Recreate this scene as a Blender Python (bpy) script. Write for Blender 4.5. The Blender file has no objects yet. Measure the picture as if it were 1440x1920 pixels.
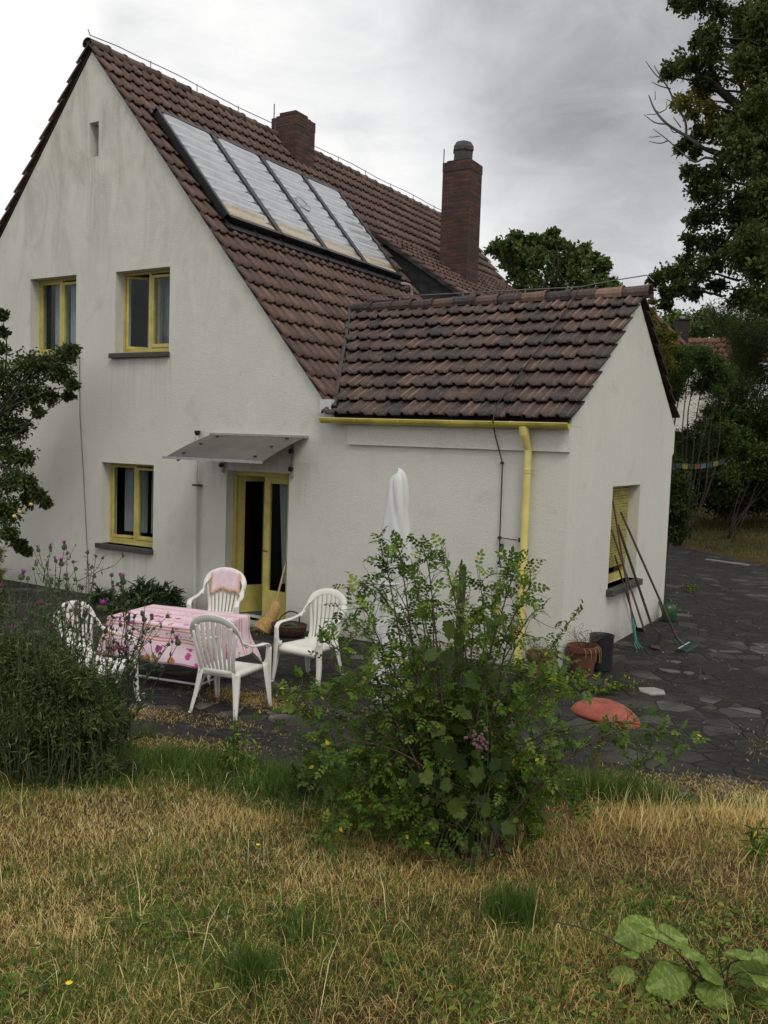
import bpy, math, random
import numpy as np
from mathutils import Vector, Matrix
from mathutils.geometry import tessellate_polygon
random.seed(7)
rng = np.random.default_rng(7)
COL = bpy.context.scene.collection
R_ = math.radians
# ------------------------------------------------------------------ camera model
YAW, PIT, ROL, FPX = R_(-31.437), R_(4.416), R_(1.929), 1680.7
fwd = np.array([math.sin(YAW)*math.cos(PIT), math.cos(YAW)*math.cos(PIT), -math.sin(PIT)])
rgt = np.cross(fwd, [0, 0, 1]); rgt /= np.linalg.norm(rgt)
upv = np.cross(rgt, fwd)
c_, s_ = math.cos(ROL), math.sin(ROL)
RM = np.array([c_*rgt+s_*upv, -s_*rgt+c_*upv, fwd])
CAM = np.array([0, -9.8, 2.607])
def ray(x, y): return RM.T @ np.array([(x-720)/FPX, -(y-960)/FPX, 1.0])
def onY(x, y, Y): d = ray(x, y); return CAM+d*(Y-CAM[1])/d[1]
def onX(x, y, X): d = ray(x, y); return CAM+d*(X-CAM[0])/d[0]
def onZ(x, y, Z): d = ray(x, y); return CAM+d*(Z-CAM[2])/d[2]
def atD(x, y, D): return CAM+ray(x, y)*D
def px(P):
    v = RM @ (np.array(P, float)-CAM); return 720+FPX*v[0]/v[2], 960-FPX*v[1]/v[2]
# ------------------------------------------------------------------ terrain
def _n(x, y): return 0.5*np.sin(x*1.7+1.3)*np.cos(y*1.3+.4)+.3*np.sin(x*3.9+y*2.7)+.2*np.cos(x*7.1-y*5.3)
def dlawn(x, y): return (x+.87)*.446-(y+2.8)*.895 + .10*np.sin(x*2.3)+.06*np.sin(x*5.1)
def dfar(x, y): return (x+3.2)*.684+(y-13.1)*.73
def terr(x, y):
    x = np.asarray(x, float); y = np.asarray(y, float)
    d = dlawn(x, y)
    a = np.clip(d, 0, 14)*.15 + np.clip(d, 0, .3)/.3*.04 + np.clip(d/.8, 0, 1)*.025*_n(x, y)
    b = np.clip(dfar(x, y), 0, 20)*.07 + np.clip(dfar(x, y), 0, 1)*.03*_n(x*.6, y*.6)
    return a+b
def gz(x, y): return float(terr(x, y))
# ------------------------------------------------------------------ materials
def newmat(name):
    m = bpy.data.materials.new(name); m.use_nodes = True
    nt = m.node_tree; nt.nodes.clear()
    out = nt.nodes.new('ShaderNodeOutputMaterial'); p = nt.nodes.new('ShaderNodeBsdfPrincipled')
    nt.links.new(p.outputs[0], out.inputs[0])
    return m, nt, p
def N(nt, typ, **kw):
    n = nt.nodes.new(typ)
    for k, v in kw.items():
        if k.startswith('i_'): n.inputs[k[2:].replace('_', ' ')].default_value = v
        else: setattr(n, k, v)
    return n
def coords(nt, scale=(1, 1, 1), kind='Object'):
    tc = N(nt, 'ShaderNodeTexCoord'); mp = N(nt, 'ShaderNodeMapping'); mp.inputs['Scale'].default_value = scale
    nt.links.new(tc.outputs[kind], mp.inputs[0]); return mp.outputs[0]
def noise(nt, co, scale, detail=6, rough=.6, dist=0):
    n = N(nt, 'ShaderNodeTexNoise'); n.inputs['Scale'].default_value = scale; n.inputs['Detail'].default_value = detail
    n.inputs['Roughness'].default_value = rough; n.inputs['Distortion'].default_value = dist
    nt.links.new(co, n.inputs['Vector']); return n.outputs[0]
def ramp(nt, fac, stops):
    r = N(nt, 'ShaderNodeValToRGB'); e = r.color_ramp.elements
    while len(e) < len(stops): e.new(.5)
    for i, (p, c) in enumerate(stops):
        e[i].position = p; e[i].color = (c[0], c[1], c[2], 1) if hasattr(c, '__len__') else (c, c, c, 1)
    nt.links.new(fac, r.inputs[0]); return r.outputs[0]
def mix(nt, fac, a, b, mode='MIX'):
    m = N(nt, 'ShaderNodeMix', data_type='RGBA', blend_type=mode)
    if isinstance(fac, (int, float)): m.inputs[0].default_value = fac
    else: nt.links.new(fac, m.inputs[0])
    for s, v in ((6, a), (7, b)):
        if hasattr(v, 'links') or isinstance(v, bpy.types.NodeSocket): nt.links.new(v, m.inputs[s])
        else: m.inputs[s].default_value = (v[0], v[1], v[2], 1)
    return m.outputs[2]
def math_(nt, op, a, b=None, clamp=False):
    m = N(nt, 'ShaderNodeMath', operation=op, use_clamp=clamp)
    for i, v in ((0, a), (1, b)):
        if v is None: continue
        if isinstance(v, (int, float)): m.inputs[i].default_value = v
        else: nt.links.new(v, m.inputs[i])
    return m.outputs[0]
def bump(nt, p, h, strength=.3, dist=.01):
    b = N(nt, 'ShaderNodeBump'); b.inputs['Strength'].default_value = strength; b.inputs['Distance'].default_value = dist
    nt.links.new(h, b.inputs['Height']); nt.links.new(b.outputs[0], p.inputs['Normal'])
def attr(nt, name='tint'):
    a = N(nt, 'ShaderNodeAttribute', attribute_name=name); return a.outputs['Fac']
def simple(name, col, rough=.6, var=.25, scale=12, metal=0, bmp=.15, bd=.004, spec=.5):
    m, nt, p = newmat(name); co = coords(nt)
    n = noise(nt, co, scale); d = [max(0, c*(1-var)) for c in col]; l = [min(1, c*(1+var)) for c in col]
    nt.links.new(ramp(nt, n, [(.3, d), (.7, l)]), p.inputs['Base Color'])
    p.inputs['Roughness'].default_value = rough; p.inputs['Metallic'].default_value = metal
    p.inputs['Specular IOR Level'].default_value = spec
    if bmp: bump(nt, p, noise(nt, co, scale*6), bmp, bd)
    return m
def leafmat(name, stops, rough=.55, trans=.3, spec=.2):
    m, nt, p = newmat(name)
    out = [n for n in nt.nodes if n.type == 'OUTPUT_MATERIAL'][0]
    c = ramp(nt, attr(nt), stops)
    c = mix(nt, .35, c, ramp(nt, noise(nt, coords(nt), 55, 3), [(.3, (.25, .25, .25)), (.7, (.75, .75, .75))]), 'OVERLAY')
    nt.links.new(c, p.inputs['Base Color']); p.inputs['Roughness'].default_value = rough
    p.inputs['Specular IOR Level'].default_value = spec
    if trans:
        t = N(nt, 'ShaderNodeBsdfTranslucent'); nt.links.new(mix(nt, 1.0, c, (1.3, 1.25, .7), 'MULTIPLY'), t.inputs[0])
        ms = N(nt, 'ShaderNodeMixShader'); ms.inputs[0].default_value = trans
        nt.links.new(p.outputs[0], ms.inputs[1]); nt.links.new(t.outputs[0], ms.inputs[2]); nt.links.new(ms.outputs[0], out.inputs[0])
    return m

def plaster():
    m, nt, p = newmat('plaster'); co = coords(nt)
    big = noise(nt, co, .55, 6, .6)
    streak = noise(nt, coords(nt, (1.7, 1.7, .5)), 1.3, 9, .72, 1.2)
    # weathering climbs up the gable: height-dependent grime
    sep = N(nt, 'ShaderNodeSeparateXYZ'); nt.links.new(coords(nt), sep.inputs[0])
    hi = math_(nt, 'MULTIPLY', math_(nt, 'SUBTRACT', sep.outputs[2], 3.8, ), .28, True)
    base = ramp(nt, big, [(.3, (.615, .61, .55)), (.7, (.67, .665, .60))])
    stain = math_(nt, 'MULTIPLY', ramp(nt, streak, [(.44, 0), (.74, 1)]), math_(nt, 'ADD', math_(nt, 'MULTIPLY', hi, .62), .06), True)
    c = mix(nt, stain, base, (.19, .185, .15))
    patch = noise(nt, co, 1.9, 8, .7, .4)
    c = mix(nt, math_(nt, 'MULTIPLY', ramp(nt, patch, [(.56, 0), (.78, 1)]), .38), c, (.30, .29, .24))
    drip = noise(nt, coords(nt, (14, 14, .7)), 1.0, 6, .7)
    for (xa, xb, zt, ln) in ((-1.55, -.2, 3.85, .9), (.5, 1.8, 3.80, 1.0), (.25, 1.55, .80, .7), (-.1, .22, 6.92, 1.6), (2.55, 4.4, 2.3, .8)):
        mx = math_(nt, 'MULTIPLY', math_(nt, 'GREATER_THAN', sep.outputs[0], xa), math_(nt, 'LESS_THAN', sep.outputs[0], xb))
        dz_ = math_(nt, 'DIVIDE', math_(nt, 'SUBTRACT', zt, sep.outputs[2]), ln)
        fz = math_(nt, 'MULTIPLY', math_(nt, 'GREATER_THAN', dz_, 0.0), math_(nt, 'SUBTRACT', 1.0, dz_, True))
        mk = math_(nt, 'MULTIPLY', math_(nt, 'MULTIPLY', mx, fz), ramp(nt, drip, [(.42, 0), (.62, .38)]))
        c = mix(nt, mk, c, (.26, .255, .22))
    low = ramp(nt, sep.outputs[2], [(0, 1), (.35, 0)])
    c = mix(nt, math_(nt, 'MULTIPLY', low, ramp(nt, noise(nt, co, 5, 8, .7), [(.3, .15), (.7, .75)])), c, (.2, .195, .16))
    fine = noise(nt, co, 70, 4, .7)
    c = mix(nt, .30, c, ramp(nt, fine, [(.3, (.2, .2, .2)), (.7, (.9, .9, .85))]), 'OVERLAY')
    nt.links.new(c, p.inputs['Base Color']); p.inputs['Roughness'].default_value = .95
    p.inputs['Specular IOR Level'].default_value = .15
    h = math_(nt, 'ADD', noise(nt, co, 45, 5, .8), math_(nt, 'MULTIPLY', noise(nt, co, 3, 4), .8))
    bump(nt, p, h, .6, .014)
    return m
def tilemat(name, stops, lichen=.25):
    m, nt, p = newmat(name); co = coords(nt)
    c = ramp(nt, attr(nt), stops)
    n1 = noise(nt, co, 9, 8, .7)
    c = mix(nt, ramp(nt, n1, [(.35, 0), (.75, .75)]), c, (.030, .025, .022))
    n2 = noise(nt, co, 26, 6, .75)
    c = mix(nt, math_(nt, 'MULTIPLY', ramp(nt, n2, [(.56, 0), (.72, 1)]), lichen), c, (.33, .24, .19))
    nt.links.new(c, p.inputs['Base Color']); p.inputs['Roughness'].default_value = .62
    p.inputs['Specular IOR Level'].default_value = .4
    bump(nt, p, noise(nt, co, 60, 5, .7), .35, .005)
    return m
def brick():
    m, nt, p = newmat('chimney_brick'); tc = N(nt, 'ShaderNodeTexCoord')
    sep = N(nt, 'ShaderNodeSeparateXYZ'); nt.links.new(tc.outputs['Object'], sep.inputs[0])
    comb = N(nt, 'ShaderNodeCombineXYZ'); nt.links.new(math_(nt, 'ADD', sep.outputs[0], sep.outputs[1]), comb.inputs[0]); nt.links.new(sep.outputs[2], comb.inputs[1])
    b = N(nt, 'ShaderNodeTexBrick'); nt.links.new(comb.outputs[0], b.inputs[0])
    b.inputs['Color1'].default_value = (.150, .056, .038, 1); b.inputs['Color2'].default_value = (.052, .028, .024, 1); b.inputs['Mortar'].default_value = (.055, .046, .040, 1)
    b.inputs['Scale'].default_value = 1; b.inputs['Mortar Size'].default_value = .012; b.inputs['Brick Width'].default_value = .25; b.inputs['Row Height'].default_value = .077
    c = mix(nt, ramp(nt, noise(nt, coords(nt), 5, 8, .7), [(.35, 0), (.75, .75)]), b.outputs[0], (.035, .026, .023))
    nt.links.new(c, p.inputs['Base Color']); p.inputs['Roughness'].default_value = .9
    h = math_(nt, 'ADD', math_(nt, 'MULTIPLY', b.outputs['Fac'], -1.0), noise(nt, coords(nt), 30))
    bump(nt, p, h, .8, .012); return m
def paving():
    m, nt, p = newmat('crazy_paving'); co0 = coords(nt)
    dn = N(nt, 'ShaderNodeTexNoise'); dn.inputs['Scale'].default_value = 1.6; dn.inputs['Detail'].default_value = 3; nt.links.new(co0, dn.inputs[0])
    va = N(nt, 'ShaderNodeVectorMath', operation='MULTIPLY_ADD'); nt.links.new(dn.outputs[1], va.inputs[0]); va.inputs[1].default_value = (.16, .16, 0); nt.links.new(co0, va.inputs[2])
    co = va.outputs[0]
    v = N(nt, 'ShaderNodeTexVoronoi', feature='F1'); v.inputs['Scale'].default_value = 3.5; nt.links.new(co, v.inputs['Vector'])
    e = N(nt, 'ShaderNodeTexVoronoi', feature='DISTANCE_TO_EDGE'); e.inputs['Scale'].default_value = 3.5; nt.links.new(co, e.inputs['Vector'])
    sc = N(nt, 'ShaderNodeSeparateColor'); nt.links.new(v.outputs['Color'], sc.inputs[0])
    slab = ramp(nt, sc.outputs[0], [(0, (.017, .016, .015)), (.5, (.026, .025, .023)), (.6, (.032, .030, .027)), (.85, (.058, .056, .050)), (1, (.14, .137, .122))])
    dirt = ramp(nt, noise(nt, co0, .55, 8, .65), [(.44, 0), (.53, 1)])      # soot-dark worn film over most of the stones
    c = mix(nt, math_(nt, 'MULTIPLY', dirt, .80), slab, (.017, .016, .0145))
    c = mix(nt, math_(nt, 'MULTIPLY', ramp(nt, noise(nt, coords(nt, (1, 2.6, 1)), 6, 10, .8, .6), [(.50, 0), (.70, 1)]), .45), c, (.13, .125, .11))
    joint = ramp(nt, e.outputs['Distance'], [(.0, 1), (.035, 0)])
    jn = ramp(nt, noise(nt, co0, 1.1, 5, .6), [(.45, (.012, .012, .011)), (.56, (.10, .095, .085)), (.66, (.24, .22, .18))])
    c = mix(nt, math_(nt, 'MULTIPLY', joint, ramp(nt, noise(nt, co0, 1.9, 6, .7), [(.35, .2), (.55, 1)])), c, jn)
    c = mix(nt, ramp(nt, noise(nt, co0, .9, 9, .7, .5), [(.64, 0), (.73, .8)]), c, (.085, .062, .035))
    moss = math_(nt, 'MULTIPLY', ramp(nt, e.outputs['Distance'], [(.0, 1), (.11, 0)]), ramp(nt, noise(nt, co0, 1.4, 8, .75, .3), [(.52, 0), (.62, .9)]))
    c = mix(nt, moss, c, (.040, .050, .016))
    nt.links.new(c, p.inputs['Base Color']); p.inputs['Roughness'].default_value = .85
    p.inputs['Specular IOR Level'].default_value = .25
    h = math_(nt, 'ADD', math_(nt, 'MULTIPLY', joint, -1.2), math_(nt, 'ADD', noise(nt, co0, 14, 7, .7), math_(nt, 'MULTIPLY', sc.outputs[1], .5)))
    bump(nt, p, h, 1.0, .03); return m
def soil():
    m, nt, p = newmat('dry_turf_soil'); co = coords(nt)
    n = noise(nt, co, 3, 9, .75); f = noise(nt, co, 60, 6, .8)
    c = ramp(nt, f, [(.3, (.025, .016, .010)), (.5, (.08, .052, .028)), (.72, (.20, .135, .068))])
    c = mix(nt, ramp(nt, n, [(.5, 0), (.66, .7)]), c, (.03, .04, .014))
    nt.links.new(c, p.inputs['Base Color']); p.inputs['Roughness'].default_value = 1; p.inputs['Specular IOR Level'].default_value = .1
    bump(nt, p, f, .9, .02); return m
def glass(name, tintc=(.9, .95, .95), refl=.5):
    m, nt, p = newmat(name); out = [n for n in nt.nodes if n.type == 'OUTPUT_MATERIAL'][0]; nt.nodes.remove(p)
    t = N(nt, 'ShaderNodeBsdfTransparent'); t.inputs[0].default_value = (*tintc, 1)
    g = N(nt, 'ShaderNodeBsdfGlossy'); g.inputs['Roughness'].default_value = .03
    fr = N(nt, 'ShaderNodeLayerWeight'); fr.inputs[0].default_value = .5
    f = math_(nt, 'ADD', math_(nt, 'MULTIPLY', math_(nt, 'POWER', fr.outputs['Facing'], 4.0), .6), .02, True)
    ms = N(nt, 'ShaderNodeMixShader'); nt.links.new(f, ms.inputs[0]); nt.links.new(t.outputs[0], ms.inputs[1]); nt.links.new(g.outputs[0], ms.inputs[2]); nt.links.new(ms.outputs[0], out.inputs[0])
    return m
def solarglass():
    m, nt, p = newmat('collector_sheet'); tc = N(nt, 'ShaderNodeTexCoord'); co = tc.outputs['Generated']
    uv = N(nt, 'ShaderNodeUVMap'); uv.uv_map = 'uv'; sep = N(nt, 'ShaderNodeSeparateXYZ'); nt.links.new(uv.outputs[0], sep.inputs[0])
    n = noise(nt, coords(nt), 3.5, 8, .7)
    c = ramp(nt, n, [(.3, (.30, .31, .33)), (.7, (.42, .43, .44))])
    refl_band = math_(nt, 'SINE', math_(nt, 'ADD', math_(nt, 'MULTIPLY', sep.outputs[1], 2*math.pi*9.5), math_(nt, 'MULTIPLY', n, 2.0)))
    c = mix(nt, ramp(nt, refl_band, [(.15, 0), (.9, .9)]), c, (.11, .12, .15))   # light and dark reflection bands painted into the sheet's colour
    # dried needles caught behind the sheet at its lower edge
    t = math_(nt, 'ADD', sep.outputs[1], math_(nt, 'MULTIPLY', math_(nt, 'SUBTRACT', noise(nt, coords(nt), 14, 8, .8), .5), .16))
    deb = ramp(nt, t, [(.865, 0), (.905, 1)])
    dc = ramp(nt, noise(nt, coords(nt), 30, 6, .8), [(.35, (.20, .14, .06)), (.65, (.50, .38, .18))])
    c = mix(nt, math_(nt, 'MULTIPLY', deb, .92), c, dc)
    nt.links.new(c, p.inputs['Base Color']); p.inputs['Roughness'].default_value = .16
    p.inputs['Specular IOR Level'].default_value = .9; p.inputs['Coat Weight'].default_value = .6; p.inputs['Coat Roughness'].default_value = .08
    return m
def slate():
    m, nt, p = newmat('slate'); co = coords(nt, (3.4, 3.4, 4.2))
    v = N(nt, 'ShaderNodeTexVoronoi', feature='F1'); v.inputs['Scale'].default_value = 1.3; v.inputs['Randomness'].default_value = .6; nt.links.new(co, v.inputs[0])
    c = ramp(nt, v.outputs['Distance'], [(0, (.045, .045, .045)), (.6, (.018, .018, .019))])
    nt.links.new(c, p.inputs['Base Color']); p.inputs['Roughness'].default_value = .6; bump(nt, p, v.outputs['Distance'], .8, .04); return m
def clothmat():
    m, nt, p = newmat('printed_cloth'); uv = N(nt, 'ShaderNodeUVMap'); uv.uv_map = 'uv'
    sep = N(nt, 'ShaderNodeSeparateXYZ'); nt.links.new(uv.outputs[0], sep.inputs[0]); v = sep.outputs[1]
    co = uv.outputs[0]
    base = ramp(nt, noise(nt, co, 6, 4), [(.3, (.66, .49, .56)), (.7, (.78, .61, .67))])
    # stripe bands run along the long side (v in metres, 0 at one cloth edge)
    def band(center, w):
        d = math_(nt, 'ABSOLUTE', math_(nt, 'SUBTRACT', v, center)); return math_(nt, 'LESS_THAN', d, w)
    lines = None
    for cc in (.215, .245, .325, .355, .50, .54, .62, .80, .84, 1.0, 1.04, 1.18, 1.22):
        b = band(cc, .007); lines = b if lines is None else math_(nt, 'MAXIMUM', lines, b)
    c = mix(nt, math_(nt, 'MULTIPLY', lines, .85), base, (.55, .20, .15))
    inner = None
    for cc in (.285, .92):
        b = band(cc, .022); inner = b if inner is None else math_(nt, 'MAXIMUM', inner, b)
    vv = N(nt, 'ShaderNodeTexVoronoi'); vv.inputs['Scale'].default_value = 30; nt.links.new(co, vv.inputs['Vector'])
    c = mix(nt, math_(nt, 'MULTIPLY', inner, ramp(nt, vv.outputs['Distance'], [(.25, 1), (.45, 0)])), c, (.33, .22, .12))
    # flowers
    dn = N(nt, 'ShaderNodeTexNoise'); dn.inputs['Scale'].default_value = 22; nt.links.new(co, dn.inputs[0])
    va = N(nt, 'ShaderNodeVectorMath', operation='MULTIPLY_ADD'); nt.links.new(dn.outputs[1], va.inputs[0]); va.inputs[1].default_value = (.10, .10, 0); nt.links.new(co, va.inputs[2])
    f1 = N(nt, 'ShaderNodeTexVoronoi'); f1.inputs['Scale'].default_value = 10.5; nt.links.new(va.outputs[0], f1.inputs['Vector'])
    sc = N(nt, 'ShaderNodeSeparateColor'); nt.links.new(f1.outputs['Color'], sc.inputs[0])
    mask = math_(nt, 'MULTIPLY', math_(nt, 'LESS_THAN', f1.outputs['Distance'], .40), math_(nt, 'GREATER_THAN', sc.outputs[0], .30))
    zone = math_(nt, 'MAXIMUM', math_(nt, 'LESS_THAN', v, .17), math_(nt, 'MAXIMUM', band(.40, .06), band(.70, .07)))
    fc = ramp(nt, sc.outputs[1], [(.0, (.30, .045, .17)), (.5, (.50, .08, .30)), (.75, (.40, .22, .07)), (1, (.42, .27, .09))])
    c = mix(nt, math_(nt, 'MULTIPLY', mask, zone), c, fc)
    hem = math_(nt, 'LESS_THAN', v, .018)
    c = mix(nt, math_(nt, 'MULTIPLY', hem, .7), c, (.25, .05, .15))
    geo = N(nt, 'ShaderNodeNewGeometry')
    c = mix(nt, geo.outputs['Backfacing'], c, (.72, .66, .64))
    nt.links.new(c, p.inputs['Base Color']); p.inputs['Roughness'].default_value = .75; p.inputs['Specular IOR Level'].default_value = .2
    bump(nt, p, noise(nt, co, 9, 3), .25, .02); return m

M = {}
M['plaster'] = plaster(); M['brick'] = brick(); M['paving'] = paving(); M['soil'] = soil()
M['tile'] = tilemat('roof_tile', [(0, (.080, .043, .034)), (.5, (.122, .066, .049)), (.9, (.185, .108, .080)), (1, (.23, .13, .09))], .35)
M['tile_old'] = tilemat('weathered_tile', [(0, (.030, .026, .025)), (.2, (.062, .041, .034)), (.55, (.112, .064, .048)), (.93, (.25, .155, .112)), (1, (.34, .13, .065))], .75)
M['tile_dark'] = simple('tile_underlay', (.022, .017, .015), .9, .3, 8)
M['tile_red'] = tilemat('red_tile', [(0, (.13, .040, .026)), (1, (.20, .065, .040))], .0)
M['yellow'] = simple('yellow_paint', (.50, .425, .12), .5, .2, 7, bmp=.2)
M['yellow_pipe'] = simple('yellow_pipe_paint', (.66, .58, .19), .4, .14, 3, bmp=.06)
M['gutter'] = simple('yellow_gutter_paint', (.40, .34, .05), .38, .4, 3, bmp=.1)
M['sill'] = simple('dark_sill', (.06, .056, .052), .8, .3, 14)
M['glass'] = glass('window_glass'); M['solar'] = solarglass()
M['black'] = simple('black_metal', (.014, .014, .015), .4, .3, 20, bmp=.05)
M['steel'] = simple('grey_wire', (.16, .16, .15), .5, .3, 12, .5, bmp=0)
M['grey'] = simple('grey_metal', (.30, .30, .29), .5, .2, 12, bmp=.05)
M['slate'] = slate()
M['curtain'] = simple('net_curtain', (.40, .41, .43), .9, .1, 5, bmp=0)
M['interior'] = simple('interior_dark', (.05, .045, .04), 1, .2, 5, bmp=0)
M['floorblue'] = simple('blue_mat', (.05, .075, .11), .8, .2, 5)
M['white'] = simple('white_plastic', (.72, .70, .64), .42, .09, 5, bmp=.08, bd=.002)
M['umb'] = simple('umbrella_fabric', (.60, .61, .60), .75, .06, 5, bmp=.2)
M['pvc'] = simple('white_metal_tube', (.55, .56, .56), .4, .1, 9, bmp=0)
M['cloth'] = clothmat()
M['wood'] = simple('weathered_wood', (.085, .065, .045), .8, .35, 18)
M['wood_pale'] = simple('pale_broomstick', (.36, .23, .12), .6, .2, 18)
M['wood_red'] = simple('reddish_handle', (.075, .038, .03), .6, .3, 18)
M['post'] = simple('dark_stake_wood', (.045, .037, .028), .9, .4, 20)
M['iron'] = simple('rusty_iron', (.05, .036, .028), .7, .5, 25)
M['teal'] = simple('teal_plastic', (.03, .20, .17), .4, .2, 9)
M['green_pl'] = simple('green_plastic', (.008, .055, .018), .35, .3, 7)
M['dkgreen'] = simple('dark_green_rake', (.01, .05, .038), .4, .2, 9)
M['straw'] = simple('broom_straw', (.42, .26, .10), .9, .35, 40)
M['wicker'] = simple('dark_wicker', (.07, .035, .025), .7, .5, 40, bmp=.5)
M['terra'] = simple('terracotta', (.125, .045, .026), .8, .3, 6)
M['terra2'] = simple('terracotta_orange', (.27, .062, .034), .6, .4, 9, bmp=.3)  # orange red base colour of the mushroom cap
M['bin'] = simple('black_bin_plastic', (.016, .018, .020), .35, .3, 5, bmp=0)
M['stemg'] = simple('green_stem', (.055, .075, .030), .8, .3, 20)
M['stemr'] = simple('brown_stem', (.075, .045, .03), .8, .3, 20)
M['bark'] = simple('bark', (.045, .038, .030), .95, .4, 9, bmp=.6, bd=.02)
M['bark_pale'] = simple('dead_twig_bark', (.13, .12, .11), .9, .3, 9)
M['stone'] = simple('pale_slab', (.26, .26, .235), .85, .25, 7); M['sl2'] = simple('grey_slab', (.085, .085, .078), .85, .35, 9)
M['apple'] = simple('apple_skin', (.60, .40, .12), .4, .3, 9, bmp=0)
M['magenta'] = simple('thistle_magenta', (.34, .05, .28), .8, .3, 30)
M['flower_y'] = simple('yellow_petal', (.80, .55, .03), .7, .1, 30, bmp=0)
M['roof_smoked'] = None
def canopymat():
    m, nt, p = newmat('smoked_acrylic'); co = coords(nt)
    nt.links.new(ramp(nt, noise(nt, co, 2.2, 7, .65), [(.3, (.050, .040, .035)), (.7, (.095, .078, .068))]), p.inputs['Base Color'])
    p.inputs['Roughness'].default_value = .5; p.inputs['Specular IOR Level'].default_value = .25; p.inputs['Transmission Weight'].default_value = .1; return m
M['acrylic'] = canopymat()
M['rose'] = leafmat('rose_leaf', [(0, (.030, .062, .009)), (.45, (.075, .140, .020)), (.8, (.15, .235, .032)), (.93, (.25, .31, .05)), (.965, (.45, .36, .05)), (1, (.55, .38, .05))])
M['vine'] = leafmat('vine_leaf', [(0, (.018, .038, .008)), (.6, (.038, .068, .014)), (1, (.09, .13, .028))])
M['bram'] = leafmat('broad_leaf', [(0, (.09, .15, .028)), (.6, (.17, .25, .05)), (1, (.30, .38, .11))], .6, .3)
M['dark'] = leafmat('dark_leaf', [(0, (.015, .028, .009)), (.6, (.040, .066, .018)), (1, (.085, .12, .034))])
M['apple_leaf'] = leafmat('apple_tree_leaf', [(0, (.024, .038, .012)), (.6, (.062, .090, .028)), (1, (.13, .165, .055))])
M['peony'] = leafmat('peony_leaf', [(0, (.018, .038, .014)), (1, (.040, .078, .026))])
M['oak'] = leafmat('oak_leaf', [(0, (.024, .038, .011)), (.5, (.060, .086, .024)), (.88, (.125, .16, .044)), (1, (.20, .22, .055))])
M['oak_y'] = leafmat('yellowing_leaf', [(0, (.06, .08, .02)), (.6, (.17, .17, .035)), (1, (.32, .27, .05))])
M['maple'] = leafmat('maple_leaf', [(0, (.028, .060, .016)), (.7, (.070, .130, .030)), (1, (.18, .20, .05))])
M['birch'] = leafmat('mid_tree_leaf', [(0, (.045, .075, .022)), (.6, (.085, .13, .040)), (1, (.15, .20, .065))])
M['gold'] = leafmat('golden_leaf', [(0, (.05, .08, .02)), (.5, (.17, .19, .04)), (1, (.42, .34, .07))])
M['feather'] = leafmat('feathery_leaf', [(0, (.026, .042, .012)), (.6, (.072, .105, .032)), (1, (.17, .215, .075))], .7, .15)
M['thistle'] = leafmat('thistle_leaf', [(0, (.035, .055, .030)), (1, (.10, .13, .070))], .7, .1)
M['thuja'] = leafmat('yellowgreen_leaf', [(0, (.05, .07, .012)), (1, (.17, .19, .035))])
M['dry'] = leafmat('dry_grass', [(0, (.15, .085, .030)), (.2, (.44, .31, .11)), (.45, (.80, .62, .25)), (.70, (.93, .83, .50)), (.74, (.10, .135, .032)), (1, (.24, .28, .07))], .85, .28, .1)
M['grassg'] = leafmat('green_grass', [(0, (.032, .062, .011)), (.55, (.080, .145, .026)), (.85, (.16, .24, .048)), (1, (.42, .37, .14))], .7, .2, .2)
M['fargrass'] = leafmat('far_grass', [(0, (.045, .065, .014)), (.5, (.11, .125, .030)), (1, (.21, .19, .065))], .9, .1, .1)
M['debris'] = leafmat('leaf_litter', [(0, (.05, .03, .018)), (.5, (.14, .075, .035)), (.8, (.28, .20, .11)), (1, (.5, .48, .42))], .9, 0)

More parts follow.
